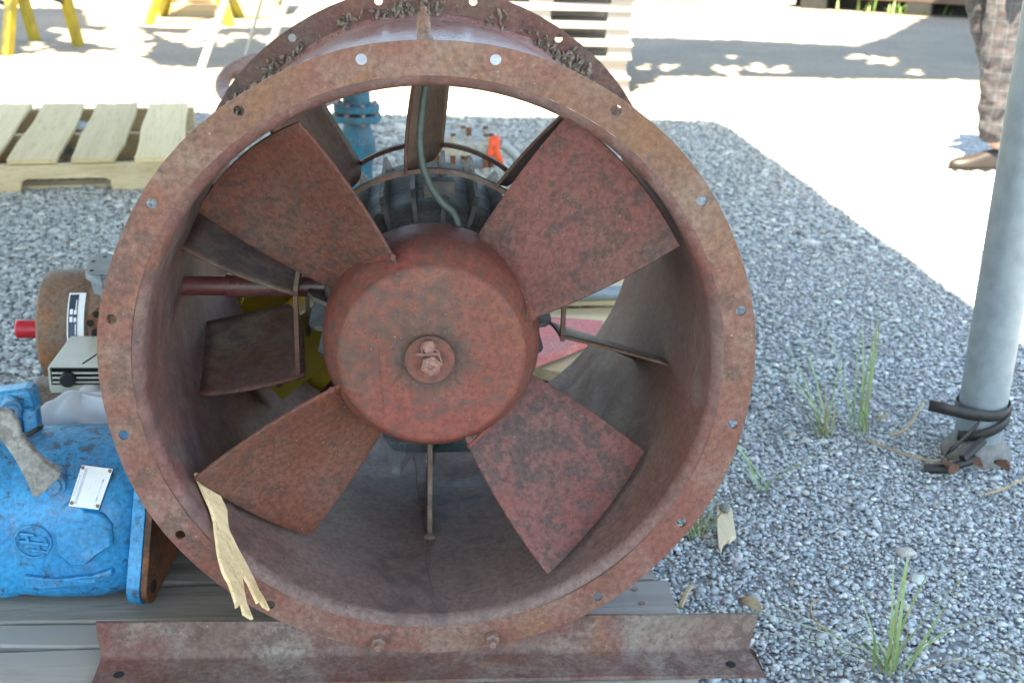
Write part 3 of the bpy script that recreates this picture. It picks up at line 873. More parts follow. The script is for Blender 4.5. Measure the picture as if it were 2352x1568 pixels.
# ------------------------------------------------------------------ split wood wedged under the blade
def crop(cx, cy): return (600 + cx * .5102) * .5742, (1700 + cy * .5102) * .5742
def shard(name, pts_, yoff, label):
    P = []
    for cx, cy in pts_:
        dx, dy = crop(cx, cy)
        P.append(pt(dx, dy, .068 + yoff + .00105 * (dx - 450) - .00094 * (dy - 1085)))
    n_ = (P[2] - P[0]).cross(P[5] - P[1]).normalized()
    if n_.y > 0: n_ = -n_
    o = MB().prism(P, n_ * -.005).build(name, mat_splint, smooth=0, bevel=.0007)
    base = min(P, key=lambda p: p.z)
    return o
A_ = [(425, 540), (455, 640), (490, 760), (500, 860), (510, 930), (516, 985), (520, 1010), (535, 1075), (556, 1150), (578, 1200), (604, 1240), (632, 1320), (655, 1390), (664, 1440), (702, 1405), (722, 1490), (790, 1530), (765, 1400), (740, 1290), (722, 1200), (690, 1130), (650, 1050), (600, 960), (560, 880), (520, 770), (470, 650)]
B_ = [(360, 367), (380, 420), (440, 560), (455, 590), (530, 760), (580, 870), (620, 940), (660, 1030), (700, 1110), (730, 1180), (760, 1230), (800, 1330), (825, 1390), (848, 1370), (870, 1415), (918, 1445), (870, 1340), (840, 1290), (800, 1190), (760, 1100), (720, 1020), (690, 960), (660, 890), (625, 820), (612, 740), (608, 660), (560, 560), (500, 450), (445, 388)]
A_ = [(a - (max(0, c - 800) * .045 if i > 16 else 0), c) for i, (a, c) in enumerate(A_)]
o = shard('wood_splinter', A_, .004, '')
tag(o, 'pale jagged wood splinter, wider left one of the two hanging over the fan flange', 'wood splinter', 'splinters in the fan casing')
B_ = [(a + max(0, (c - 900)) * .05, c) for a, c in B_]
o = shard('wood_splinter', B_, -.008, '')
tag(o, 'pale narrow wood splinter, right one of the two, ending beside a flange bolt hole', 'wood splinter', 'splinters in the fan casing')
# ------------------------------------------------------------------ blue hydraulic pump on the platform
pump = thing('hydraulic_pump', 'chipped bright blue hydraulic pump with white nameplate, left of the fan', 'pump', (-.7, .3, PT))
def sell(x, hy, hz, cy, cz, n=40):
    r = []
    for i in range(n):
        a = 2 * math.pi * i / n; c, s = math.cos(a), math.sin(a)
        e = 2.25 if s > 0 else 5.0
        r.append(Vector((x, cy + hy * math.copysign(abs(c) ** (2 / e), c), cz + hz * math.copysign(abs(s) ** (2 / e), s))))
    return r
PY, PZ = .292, PT + .123
secs = [(-.99, .07, .07), (-.985, .10, .09), (-.95, .118, .108), (-.72, .126, .116), (-.705, .128, .118), (-.700, .142, .1245), (-.668, .142, .1245), (-.660, .133, .119), (-.63, .139, .123), (-.57, .141, .124), (-.515, .138, .122), (-.48, .124, .112), (-.466, .106, .100), (-.457, .100, .095)]
mb = MB(); mb.loft([sell(x, a, b_, PY, PZ) for x, a, b_ in secs])
body = mb.build('body', mat_blue, pump, smooth=50, sub=1)
FY = PY - .1395                               # front face of the casting
# raised cast pads on the front
def sec_at(x):
    for (xa, ha, za), (xb, hb_, zb_) in zip(secs, secs[1:]):
        if xa <= x <= xb:
            t = (x - xa) / (xb - xa); return ha + (hb_ - ha) * t, za + (zb_ - za) * t
    return secs[-1][1], secs[-1][2]
def on_body(px, py, lift=0.0):
    Y = .2
    for _ in range(12):
        p = pt(px, py, Y); hy, hz = sec_at(p.x); hy *= .985; hz *= .985
        dz = p.z - PZ; e = 2.25 if dz > 0 else 5.0
        q = max(0.0, 1 - min(1, abs(dz) / hz) ** e) ** (1 / e)
        Y = .5 * Y + .5 * (PY - hy * q)
    return pt(px, py, Y - lift)
def pad(poly, th, name, mat=mat_blue, par=body, bev=.004):
    return MB().prism([Vector((p[0], p[1], p[2])) for p in poly], (0, -th, 0)).build(name, mat, par, smooth=30, bevel=bev)
hexpad = [(130, 1195), (150, 1150), (185, 1140), (205, 1165), (240, 1170), (262, 1195), (265, 1240), (230, 1262), (205, 1285), (165, 1288), (135, 1262)]
pad([on_body(a, b_, -.006) for a, b_ in hexpad], .016, 'cast_pad', bev=.004)
pad([on_body(a, b_, -.004) for a, b_ in [(60, 1312), (130, 1320), (215, 1312), (262, 1296), (264, 1312), (215, 1332), (120, 1342), (60, 1334)]], .016, 'cast_rib', bev=.004)
# cast emblem: ring with an interlocking mark
ec = on_body(75, 1245, .0055); er = .0275
mb = MB(); mb.tube([ec + Vector((er * math.cos(2 * math.pi * i / 40), .0015, er * math.sin(2 * math.pi * i / 40))) for i in range(41)], .0018, 6, caps=False)
mb.build('emblem_ring', mat_blue, body)
mb = MB(); k = er / 40.0
def eb(x0, z0_, x1, z1_, w_):
    a = ec + Vector((x0 * k, .0015, z0_ * k)); b2 = ec + Vector((x1 * k, .0015, z1_ * k))
    mb.tube([a, b2], w_ * k, 6)
eb(-26, 21, 4, 17, 4.2); eb(-14, 20, -11, 0, 4.2); eb(-30, 2, 34, -8, 4.6); eb(26, 12, 29, -4, 4.0); eb(10, -5, 13, -25, 4.2); eb(-4, -21, 32, -28, 4.2); eb(3, 16, 6, 9, 4)
mb.build('emblem_mark', mat_blue, body)
# nameplate on the sloping shoulder
c4 = [on_body(190, 1072), on_body(262, 1081), on_body(229, 1174), on_body(160, 1166)]
nn = (c4[1] - c4[0]).cross(c4[3] - c4[0]).normalized()
if nn.y > 0: nn = -nn
lift = nn * .0125
c4 = [p + lift for p in c4]
np_ = MB().prism(c4, -nn * .002).build('nameplate', mat_plate, pump, smooth=0, bevel=.0008)
MB().prism([p - nn * .0022 + ((c4[0] + c4[2]) / 2 - p) * -.015 for p in c4], -nn * .016).build('nameplate_backing', mat_blue, pump, smooth=0)
def uvp(u, v): return (c4[0] * (1 - u) + c4[1] * u) * (1 - v) + (c4[3] * (1 - u) + c4[2] * u) * v + nn * .0005
mb = MB()
def bar(u0, v0, u1, v1): mb.add([uvp(u0, v0), uvp(u1, v0), uvp(u1, v1), uvp(u0, v1)], [(0, 1, 2, 3)])
bar(.16, .08, .175, .94); bar(.22, .08, .235, .94); bar(.16, .08, .235, .09); bar(.16, .93, .235, .94)
for i in range(14): bar(.185, .12 + i * .058, .21, .145 + i * .058)
for i in range(9): bar(.06, .25 + i * .06, .085, .285 + i * .06)
bar(.80, .28, .845, .36); bar(.80, .72, .845, .82); bar(.80, .36, .807, .72); bar(.838, .36, .845, .72)
for cx_ in (.36, .48, .60, .70):
    for i in range(8): bar(cx_, .14 + i * .095, cx_ + .004, .20 + i * .095)
mb.build('plate_print', mat_print, np_, smooth=0, fix=False)
for u, v in ((.07, .07), (.93, .07), (.93, .93), (.08, .93)):
    MB().cyl(uvp(u, v), uvp(u, v) + nn * .002, .0028, n=10).build('rivet', mat_bolt, np_, smooth=30)
# round boss and grey lever
bc = on_body(125, 1105, .0)
mb = MB(); mb.cyl(bc + Vector((0, .02, 0)), bc + Vector((.0, -.014, -.0)), .0215, .0205, n=28); mb.cyl(bc + Vector((0, -.013, 0)), bc + Vector((0, -.018, 0)), .0145, n=24)
mb.build('boss', mat_blue, pump, smooth=35, bevel=.001)
lv = [(-60, 890), (-20, 925), (0, 945), (25, 952), (42, 975), (48, 1000), (75, 1035), (105, 1065), (140, 1088), (136, 1100), (112, 1122), (85, 1146), (74, 1140), (60, 1105), (30, 1050), (0, 1010), (-40, 975), (-75, 930)]
P = []
for a, b_ in lv:
    P.append(pt(a, b_, .135 + .00022 * (1100 - b_)))
MB().prism(P, (0, .011, .004)).build('lever', mat_lever, pump, smooth=0, bevel=.003)
# mounting flange, rusted on its machined face
fx = -.457
mb = MB(); lob = []
A_l = R(-43)                                  # direction of the lower lobe (y,z) plane
cy_, cz_ = PY, PT + .155
def ring(r, n, c, a0, a1): return [(c[0] + r * math.cos(a0 + (a1 - a0) * i / n), c[1] + r * math.sin(a0 + (a1 - a0) * i / n)) for i in range(n + 1)]
dl = Vector((-math.cos(R(45)), -math.sin(R(45)))); L_ = .185
c_lo = (cy_ + dl.x * L_ * 1.02, cz_ + dl.y * L_ * .86); c_hi = (cy_ - dl.x * L_, cz_ - dl.y * L_)
ang = math.atan2(dl.y, dl.x)
out2 = ring(.030, 8, c_lo, ang - 1.25, ang + 1.25) + ring(.11, 6, (cy_, cz_), ang + 1.05, ang + math.pi - 1.05) + ring(.030, 8, c_hi, ang + math.pi - 1.25, ang + math.pi + 1.25) + ring(.11, 6, (cy_, cz_), ang + math.pi + 1.05, ang + 2 * math.pi - 1.05)
FR = Matrix.Rotation(R(-10), 3, 'Z'); FO = Vector((fx, cy_ - .03, 0))
def rotf(v): return FO + FR @ (Vector(v) - FO)
def flx(x, pts_): return [rotf((x, a, max(b_, PT + .003))) for a, b_ in pts_]
hole = ring(.011, 11, c_lo, 0, 2 * math.pi)[:-1]
mb.prism(flx(fx, out2), FR @ Vector((.022, 0, 0)))
fl = mb.build('mounting_flange', mat_blue, pump, smooth=30, bevel=.003)
MB().prism(flx(fx + .0225, [(a + (cy_ - a) * .015, b_ + (cz_ - b_) * .015) for a, b_ in out2]), FR @ Vector((.011, 0, 0))).build('machined_face', mat_rusto, fl, smooth=30, bevel=.002)
MB().cyl(rotf((fx + .034, c_lo[0], c_lo[1])), rotf((fx + .0345, c_lo[0], c_lo[1])), .0115, n=20).build('bolt_hole', mat_cavity, fl)
mb = MB(); mb.lathe([(.085, 0), (.085, .010), (.078, .014), (.062, .014), (.058, .004), (.03, .004), (.027, .05), (.0, .052)], rotf((fx + .032, cy_, cz_)), FR @ Vector((1, 0, 0)), n=48); mb.build('pilot', mat_rusto, fl, smooth=35)
# control valve on top
vy = .33
mb = MB(); a = pt(-60, 945, vy); b_ = pt(72, 905, vy)
mb.box((a + b_) / 2 + Vector((-.01, .01, -.004)), (.13, .05, .048), rotm(0, -.16, 0)); vb = mb.build('control_valve', mat_blue, pump, smooth=0, bevel=.012)
mb = MB(); c = pt(28, 940, vy - .035)
mb.cyl(c + Vector((-.012, .03, 0)), c + Vector((0, -.004, 0)), .0165, n=24); mb.cyl(c + Vector((0, -.003, 0)), c + Vector((.001, -.008, 0)), .0115, n=20)
mb.build('port_cap', mat_blue, vb, smooth=35, bevel=.001)
MB().cyl(c + Vector((.001, -.0081, 0)), c + Vector((.001, -.0086, 0)), .0045, n=14).build('port_hole', mat_cavity, vb)
for (x0, y0_, w_, h_, dd) in ((42, 985, .018, .045, .0), (75, 968, .024, .05, .01), (20, 990, .03, .05, .02)):
    c = pt(x0, y0_, vy - .02 + dd)
    MB().box(c, (w_, .03, h_)).build('valve_block', mat_blue, vb, smooth=0, bevel=.004)
for (x0, y0_) in ((42, 960), (66, 945)):
    c = pt(x0, y0_, vy - .015)
    MB().cyl(c + Vector((0, 0, -.012)), c + Vector((0, 0, .008)), .0095, n=16).build('cap_screw', mat_blue, vb, smooth=35, bevel=.001)
MB().tube(smooth_path([pt(45, 1010, .27), pt(60, 1000, .26), pt(85, 985, .265), pt(95, 978, .28)]), .004, 8).build('hose_stub', mat_black, pump)

# brown cast cylinder behind the pump
tank = thing('cast_cylinder', 'dark brown cast iron cylinder lying behind the blue pump', 'cylinder', (-.6, .56, PT))
tz = PT + .116
mb = MB(); mb.lathe([(0, 0), (.09, 0), (.108, .01), (.112, .02), (.112, .07), (.116, .075), (.116, .095), (.110, .1), (.110, .25), (.09, .265), (0, .265)], (-.735, .57, tz), (1, 0, 0), n=48)
mb.build('barrel', mat_brown, tank, smooth=40)
MB().box((-.6, .57, PT + .012), (.16, .12, .024)).build('foot', mat_brown, tank, smooth=0, bevel=.003)
mb = MB(); mb.sphere(pt(170, 930, .5), (.018, .018, .02), 12, 8); mb.build('plug', mat_brown, tank)

# pale canvas bundle
mb = MB(); cc = W(-.585, .43, -.300); rq = random.Random(4)
def cl_pt(u, v):
    a = 2 * math.pi * u; b_ = math.pi * v
    p = Vector((math.sin(b_) * math.cos(a), math.sin(b_) * math.sin(a), math.cos(b_)))
    f = 1 + .07 * math.sin(5 * a + 2 * p.z * 3) + .06 * math.sin(9 * p.x + 4 * p.z) + .04 * math.sin(14 * p.z + 6 * p.x)
    return cc + Vector((.10 * p.x * f - .25 * .07 * p.z, .042 * p.y * f, .088 * p.z * f))
mb.grid(cl_pt, 40, 24)
cv = mb.build('canvas_bundle', mat_cloth, smooth=80)
tag(cv, 'pale grey canvas bundle wedged between the blue pump and the fan flange', 'bundle')
mb = MB(); c = pt(207, 912, .47)
mb.lathe([(.034, -.02), (.03, .0), (.022, .001), (.0215, .008), (.015, .018), (.006, .022), (0, .0225)], c, (0, 0, 1), n=28)
cap = mb.build('domed_lid', mat_cloth, smooth=45); tag(cap, 'small pale grey domed lid on top of the canvas bundle', 'lid')

# beige louvred box
hb = thing('louvred_box', 'small beige louvred box with a black knob, resting on the brown cylinder', 'heater', W(-.6, .56, -.236))
x0, x1, yf, yb, zb, zt = -.674, -.545, .50, .655, -.236, -.188
bx = MB()
bx.box(W((x0 + x1) / 2, (yf + yb) / 2 + .006, (zb + zt) / 2), (x1 - x0 - .004, yb - yf - .008, zt - zb - .004)); bx.build('core', mat_cavity, hb, smooth=0)
bx = MB(); bx.box(W((x0 + x1) / 2, (yf + yb) / 2, zt), (x1 - x0, yb - yf, .004)); bx.box(W(x0, (yf + yb) / 2, (zb + zt) / 2), (.004, yb - yf, zt - zb - .004)); bx.box(W(x1, (yf + yb) / 2, (zb + zt) / 2), (.004, yb - yf, zt - zb - .004)); bx.box(W((x0 + x1) / 2, (yf + yb) / 2, zb), (x1 - x0, yb - yf, .004))
bx.build('shell', mat_beige, hb, smooth=0, bevel=.0012)
bx = MB(); bx.box(W((x0 + x1) / 2, yf, zb + .008), (x1 - x0 - .004, .006, .012)); bx.build('lower_rail', mat_beige, hb, smooth=0, bevel=.001)
for zz in (-.200, -.209, -.2175):
    MB().box(W((x0 + x1) / 2, yf + .002, zz), (x1 - x0 - .008, .004, .0034)).build('louvre', mat_beige, hb, smooth=0, bevel=.0006)
kc = W(-.641, yf, -.209)
mb = MB(); mb.lathe([(0, -.014), (.0115, -.014), (.0135, -.012), (.014, -.002), (.009, .004), (0, .004)], kc, (0, 1, 0), n=28); mb.build('knob', mat_black, hb, smooth=35)
MB().box(W(-.600, .57, zt + .0022), (.003, .125, .0012), rotm(0, 0, -.28)).build('seam', mat_cavity, hb, smooth=0)

# rusty electric motor with red shaft cap
rm_ = thing('electric_motor', 'rusty brown electric motor with a red capped shaft, far left behind the blue pump', 'motor', (-.7, .85, PT))
mz = .58 - .242
mb = MB(); mb.lathe([(0, .0), (.03, .0), (.095, .004), (.113, .012), (.121, .03), (.121, .104), (.1185, .107), (.1185, .112), (.121, .115), (.121, .29), (.1, .31), (0, .31)], (-.780, .85, mz), (1, .06, 0), n=56)
mb.build('housing', mat_rustm, rm_, smooth=40)
mb = MB(); mb.lathe([(0, -.055), (.016, -.055), (.019, -.051), (.019, .01), (0, .01)], (-.780, .85, mz), (1, .06, 0), n=24); mb.build('shaft_cap', mat_redcap, rm_, smooth=35)
MB().box((-.66, .86, PT + (mz - .115 - PT) / 2), (.2, .16, mz - .112 - PT)).build('foot', mat_rustm, rm_, smooth=0, bevel=.004)
def mcyl(x, ang, r): return Vector((x, .85 + .06 * (x + .780) + r * math.cos(R(ang)), mz + r * math.sin(R(ang))))
mb = MB(); mb.grid(lambda u, v: mcyl(-.704 + .032 * u, 126 + 50 * v, .1222), 2, 12)
pl = mb.build('nameplate', mat_plate, rm_, smooth=60)
mb = MB(); mb.grid(lambda u, v: mcyl(-.7015 + .017 * u, 128 + 46 * v, .1228), 2, 12); mb.build('plate_field', plain('plate_dark', (.035, .05, .09), .4, bump=0), pl, smooth=60)
mb = MB()
for (u0, a0, du, da) in ((-.699, 143, .006, 5), (-.691, 144, .005, 4), (-.699, 150, .006, 5), (-.691, 151, .005, 4), (-.6885, 134, .002, 12), (-.6885, 157, .002, 10)):
    mb.grid(lambda u, v: mcyl(u0 + du * u, a0 + da * v, .1234), 1, 3)
mb.build('plate_print', mat_plate, pl, smooth=60)
mb = MB(); c = mcyl(-.691, 170, .1225); mb.sphere(c, .0032, 8, 6); mb.build('rivet', mat_alu, pl)
# star shaped steel clamp and perforated bracket on the motor
sc_ = W(-.622, .735, -.085)
mb = MB()
star = []
for i in range(12):
    a = 2 * math.pi * i / 12; r = .037 if i % 2 else .033
    star.append(sc_ + Vector((r * math.cos(a), r * .75 * math.sin(a), .02 * math.sin(a))))
mb.prism(star, (0, 0, .012)); sp_ = mb.build('clamp_disc', mat_galv, rm_, smooth=0, bevel=.002)
for i in range(6):
    a = 2 * math.pi * (i + .5) / 6; p = sc_ + Vector((.024 * math.cos(a), .018 * math.sin(a), .0125 + .0133 * math.sin(a)))
    MB().cyl(p - Vector((0, 0, .0)), p + Vector((0, 0, .0008)), .004, n=10).build('slot', mat_cavity, sp_)
mb = MB(); mb.cyl(sc_ + Vector((0, 0, .0)), sc_ + Vector((0, 0, -.04)), .030, .022, n=6); mb.build('clamp_body', mat_galv, sp_, smooth=0)
MB().cyl(sc_ + Vector((0, 0, -.04)), sc_ + Vector((0, .04, -.11)), .012).build('clamp_stem', mat_galv, sp_)
bp = [pt(196, 735, .66), pt(212, 715, .66), pt(245, 690, .66), pt(262, 820, .66), pt(228, 812, .66)]
mb = MB(); mb.prism(bp, (0, .008, 0)); br = mb.build('bracket', mat_rusto, rm_, smooth=0, bevel=.001)
for a, b_, r in ((207, 742, .007), (222, 765, .010), (222, 783, .008), (222, 722, .007)):
    c = pt(a, b_, .6593); MB().cyl(c, c + Vector((0, -.0006, 0)), r, n=14).build('bracket_hole', mat_cavity, br)
# clear plastic scrap by the motor
mb = MB(); c0 = ptz(170, 888, PT + .01)
mb.grid(lambda u, v: Vector((-.84 + .13 * u, .78 + .1 * v, PT + .006 + .02 * abs(math.sin(7 * u + 3 * v)) * abs(math.cos(9 * v)))), 16, 12)
o = mb.build('plastic_scrap', mat_wrap, smooth=50); tag(o, 'crumpled clear plastic film lying below the rusty motor', 'plastic film')

# ------------------------------------------------------------------ yellow gear unit behind and partly inside the casing
yg = thing('gear_unit', 'yellow gear unit standing behind the fan, its bolted plate poking into the casing', 'gearbox', (-.25, .95, 0))
mb = MB(); mb.box(W(-.25, .95, -.33), (.34, .30, .5)); mb.build('housing', mat_yellow2, yg, smooth=0, bevel=.03)
mb = MB(); mb.cyl(W(-.325, .80, -.165), W(-.325, .765, -.165), .07, n=36); mb.cyl(W(-.325, .766, -.165), W(-.325, .76, -.165), .045, n=30); mb.build('bearing_cover', mat_yellow2, yg, smooth=35, bevel=.004)
mb = MB(); mb.cyl(W(-.17, .80, -.22), W(-.17, .75, -.22), .085, .075, n=36); mb.build('bell', mat_yellow2, yg, smooth=35, bevel=.006)
for a in range(0, 360, 60):
    p = W(-.325 + .058 * math.cos(R(a)), .765, -.165 + .058 * math.sin(R(a)))
    mb = MB(); hexa(mb, p, (0, -1, 0), .012, .007); mb.build('cover_bolt', mat_yellow2, yg, smooth=20)
Cn = Vector((-.268, -.262)); e1 = Vector((.755, .656)); e2 = Vector((-.656, .755))
def yp(a, b_, y): q_ = Cn + e1 * a + e2 * b_; return W(q_.x, y, q_.y)
mb = MB(); mb.prism([yp(0, 0, .52), yp(.19, 0, .52), yp(.19, .10, .52), yp(0, .10, .52)], (0, .02, 0)); bp_ = mb.build('bolted_plate', mat_yellow2, yg, smooth=0, bevel=.003)
mb = MB(); mb.prism([yp(.02, .012, .54), yp(.17, .012, .54), yp(.17, .09, .54), yp(.02, .09, .54)], (0, .27, 0)); mb.build('neck', mat_yellow2, yg, smooth=0, bevel=.006)
for a, b_ in ((.02, .03), (.045, .065)):
    mb = MB(); hexa(mb, yp(a, b_, .52), (0, -1, 0), .013, .007); mb.build('plate_bolt', mat_brown, bp_, smooth=30)
mb = MB(); mb.box(W(-.36, .93, -.05), (.14, .2, .06), rotm(0, .2, .3)); mb.build('shield', mat_rusto, yg, smooth=0, bevel=.01)
# ------------------------------------------------------------------ things seen behind the fan
# blue gate valve
gvv = thing('gate_valve', 'blue green flanged gate valve standing on the gravel behind the fan', 'valve', (-.265, 3.42, 0))
mb = MB(); vx, vy_ = -.265, 3.42
mb.lathe([(.10, 0), (.10, .02), (.075, .025), (.06, .06), (.062, .12), (.075, .17), (.07, .22), (.055, .26), (.05, .285), (.05, .29)], (vx, vy_, 0), (0, 0, 1), n=32)
mb.build('body', mat_teal, gvv, smooth=45)
for z, r in ((.288, .098), (.326, .092)):
    f_ = MB().lathe([(.04, 0), (r, 0), (r, .026), (.04, .026)], (vx, vy_, z), (0, 0, 1), n=32).build('flange', mat_teal, gvv, smooth=35, bevel=.003)
    for a in range(20, 380, 45):
        p = Vector((vx + (r - .015) * math.cos(R(a)), vy_ + (r - .015) * math.sin(R(a)), z - .008))
        mb = MB(); hexa(mb, p, (0, 0, 1), .018, .044); mb.build('bolt', mat_bolt, f_, smooth=20)
mb = MB(); mb.lathe([(.05, .35), (.055, .36), (.052, .42), (.045, .48), (.03, .5), (.014, .51), (.014, .62), (0, .62)], (vx, vy_, 0), (0, 0, 1), n=28); mb.build('bonnet', mat_teal, gvv, smooth=45)
mb = MB(); mb.cyl((vx - .05, vy_, .12), (vx - .17, vy_ - .03, .13), .055, n=28); mb.cyl((vx - .165, vy_ - .029, .13), (vx - .185, vy_ - .033, .13), .09, n=28); mb.build('side_branch', mat_brown, gvv, smooth=40, bevel=.003)
# rusty handwheel leaning on the valve
hw = thing('handwheel', 'large rusty handwheel with spokes propped beside the blue valve', 'handwheel', (-.53, 3.3, 0))
hc = W(-.532, 3.32, -.125); rx = .235
nrm = rotm(R(17), R(-3), 0)
mb = MB(); mb.tube([hc + nrm @ Vector((rx * math.cos(2 * math.pi * i / 48), rx * math.sin(2 * math.pi * i / 48), 0)) for i in range(49)], .028, 12, caps=False)
mb.build('rim', mat_wheel, hw, smooth=60)
for a in (160, 280, 40):
    MB().tube([hc + nrm @ Vector((.03 * math.cos(R(a)), .03 * math.sin(R(a)), -.03)), hc + nrm @ Vector((.13 * math.cos(R(a)), .13 * math.sin(R(a)), -.012)), hc + nrm @ Vector((rx * math.cos(R(a)), rx * math.sin(R(a)), 0))], .016, 10).build('spoke', mat_wheel, hw)
MB().cyl(hc + nrm @ Vector((0, 0, -.06)), hc + nrm @ Vector((0, 0, .02)), .04).build('hub', mat_wheel, hw)
MB().cyl((hc.x, hc.y, 0), hc + Vector((0, 0, -.03)), .018).build('stem', mat_wheel, hw)
MB().lathe([(.12, 0), (.12, .03), (.05, .05), (.03, .15), (0, .15)], (hc.x, hc.y, 0), (0, 0, 1), n=28).build('stem_base', mat_wheel, hw)

# tan flanged casting with orange ribbon
tc_ = thing('flanged_casting', 'tan and white flanged casting with long rusty studs behind the fan motor', 'casting', (.16, 2.85, 0))
mb = MB(); mb.lathe([(.13, 0), (.15, .04), (.16, .10), (.15, .17), (.12, .215), (.11, .24), (.0, .24)], (.16, 2.9, 0), (0, 0, 1), n=40); mb.build('body', mat_tan, tc_, smooth=45)
mb = MB(); mb.box((.13, 2.86, .318), (.24, .2, .05)); mb.build('plate', mat_tan, tc_, smooth=0, bevel=.003)
for x, y in ((.04, 2.79), (.10, 2.79), (.155, 2.80), (.215, 2.79), (.235, 2.80), (.05, 2.93), (.14, 2.93), (.22, 2.93)):
    mb = MB(); mb.cyl((x, y, .235), (x, y, .365 if x != .155 else .385), .0095, n=12); st_ = mb.build('stud', mat_rusto, tc_)
    mb = MB(); hexa(mb, (x, y, .343), (0, 0, 1), .024, .014); mb.build('nut', mat_tan, st_, smooth=20)
    mb = MB(); hexa(mb, (x, y, .228), (0, 0, 1), .026, .018); mb.build('nut', mat_tan, st_, smooth=20)
rb = MB(); q0 = pt(1132, 318, 2.755)
def rib(path, w_):
    P = [pt(a, b_, 2.755) for a, b_ in path]
    vs_ = []
    for i, p in enumerate(P):
        vs_ += [p + Vector((-w_ / 2, .004 * math.sin(i * 1.7), 0)), p + Vector((w_ / 2, .004 * math.cos(i * 1.3), 0))]
    rb.add(vs_, [(2 * i, 2 * i + 1, 2 * i + 3, 2 * i + 2) for i in range(len(P) - 1)])
rib([(1138, 312), (1141, 325), (1140, 345), (1147, 365), (1150, 382)], .024); rib([(1133, 316), (1131, 335), (1127, 352), (1124, 362)], .026)
o = rb.build('flagging_ribbon', mat_orange, smooth=60, solid=.0015); tag(o, 'bright orange plastic ribbon tied to the tan casting', 'ribbon')
mb = MB(); mb.tube(smooth_path([pt(1148, 330, 2.85), pt(1170, 345, 2.86), pt(1195, 372, 2.87), pt(1225, 420, 2.9), pt(1250, 470, 2.95)]), .018, 10)
o = mb.build('grey_hose', mat_hose); tag(o, 'pale grey hose arching right from the orange ribbon', 'hose', 'hoses by the tan casting')
mb = MB(); mb.tube(smooth_path([pt(1130, 355, 2.8), pt(1150, 372, 2.8), pt(1165, 400, 2.82), pt(1170, 450, 2.85)]), .014, 10)
o = mb.build('grey_hose', mat_hose); tag(o, 'shorter thin grey hose hanging below the orange ribbon', 'hose', 'hoses by the tan casting')

# boards, pipe and red board seen through the right of the casing
bs = thing('board_pile', 'pale boards on bearers seen through the right side of the fan', 'board pile', (.55, 1.7, 0))
for y, z, w_, x0_ in ((1.92, .125, .15, .25), (1.74, .125, .14, .22), (2.08, .125, .13, .25), (1.56, .10, .16, .2)):
    MB().box((x0_ + .17, y, z), (.36, w_, .03), rotm(0, 0, .06)).build('board', mat_palewoodx, bs, smooth=0, bevel=.003)
for x in (.28, .52):
    MB().box((x, 1.8, .042), (.08, .75, .083)).build('bearer', mat_palewoodx, bs, smooth=0, bevel=.003)
o = MB().cyl((.12, 1.60, .162), (.60, 1.63, .166), .021, n=20).build('steel_pipe', mat_galv); tag(o, 'grey galvanised pipe lying across the pale boards', 'pipe')
P = [ptz(1215, 722, .16), ptz(1382, 735, .16), ptz(1402, 758, .16), ptz(1300, 800, .16), ptz(1225, 828, .16), ptz(1190, 830, .16), ptz(1180, 730, .16)]
o = MB().prism(P, (0, 0, -.022)).build('red_board', mat_redboard, smooth=0, bevel=.003); tag(o, 'faded red painted board under the galvanised pipe', 'board')
wr = thing('wooden_reel', 'round wooden reel end under the red board', 'cable reel', (.36, 1.26, 0))
MB().cyl((.37, 1.30, .10), (.37, 1.30, .128), .17, n=40).build('reel_end', mat_palewoodx, wr, smooth=30)
MB().cyl((.37, 1.30, .004), (.37, 1.30, .10), .10, n=30).build('drum', mat_dark, wr, smooth=30)
MB().cyl((.37, 1.30, .0), (.37, 1.30, .02), .17, n=40).build('reel_end', mat_palewoodx, wr, smooth=30)
for a in (200, 230, 262, 300):
    p = Vector((.37 + .12 * math.cos(R(a)), 1.30 + .12 * math.sin(R(a)), .128)); MB().cyl(p, p + Vector((0, 0, .004)), .007, n=10).build('reel_bolt', mat_bolt, wr)

# ------------------------------------------------------------------ new pallet at the left
pal = thing('wood_pallet', 'new pale wooden pallet with wide slats on the gravel at left', 'pallet', (-1.4, 4.0, 0))
a8 = R(8.5); ex = Vector((math.cos(a8), math.sin(a8), 0)); ey = Vector((-math.sin(a8), math.cos(a8), 0))
o8 = Vector((-.955, 3.425, 0)); ro8 = Matrix.Rotation(a8, 3, 'Z')
rw = random.Random(8)
for k in range(6):
    w_ = (.185, .19, .188, .186, .19, .185)[k]
    xc = -.09 - k * .238
    mb = MB(); n = 8; rings = []
    for i in range(n + 1):
        t = i / n; L_ = 1.24
        wl, wr_ = -w_ / 2 + .004 * math.sin(t * 9 + k), w_ / 2 + .004 * math.sin(t * 7 + 2 * k)
        if k == 1 and t < .3: wr_ -= .03 * (1 - t / .3) if t < .15 else 0
        zz = .132 + .003 * math.sin(t * 5 + k)
        rings.append([o8 + ex * (xc + wl) + ey * (t * L_) + Vector((0, 0, zz - .02)), o8 + ex * (xc + wl) + ey * (t * L_) + Vector((0, 0, zz)), o8 + ex * (xc + wr_) + ey * (t * L_) + Vector((0, 0, zz)), o8 + ex * (xc + wr_) + ey * (t * L_) + Vector((0, 0, zz - .02))])
    mb.loft(rings).build('slat', mat_palewood, pal, smooth=0, bevel=.002)
for t in (.02, .62, 1.22):
    def sp(x, z): return o8 + ex * x + ey * (t - .02) + Vector((0, 0, z))
    prof = [(-1.42, .0), (-1.16, .0), (-1.15, .045), (-1.13, .055), (-.90, .055), (-.88, .045), (-.87, 0), (-.62, 0), (-.61, .045), (-.59, .055), (-.30, .055), (-.28, .045), (-.275, 0), (.03, 0), (.03, .111), (-1.42, .111)]
    MB().prism([sp(x, z) for x, z in prof], ey * .038).build('stringer', mat_palewoodx, pal, smooth=0, bevel=.002)
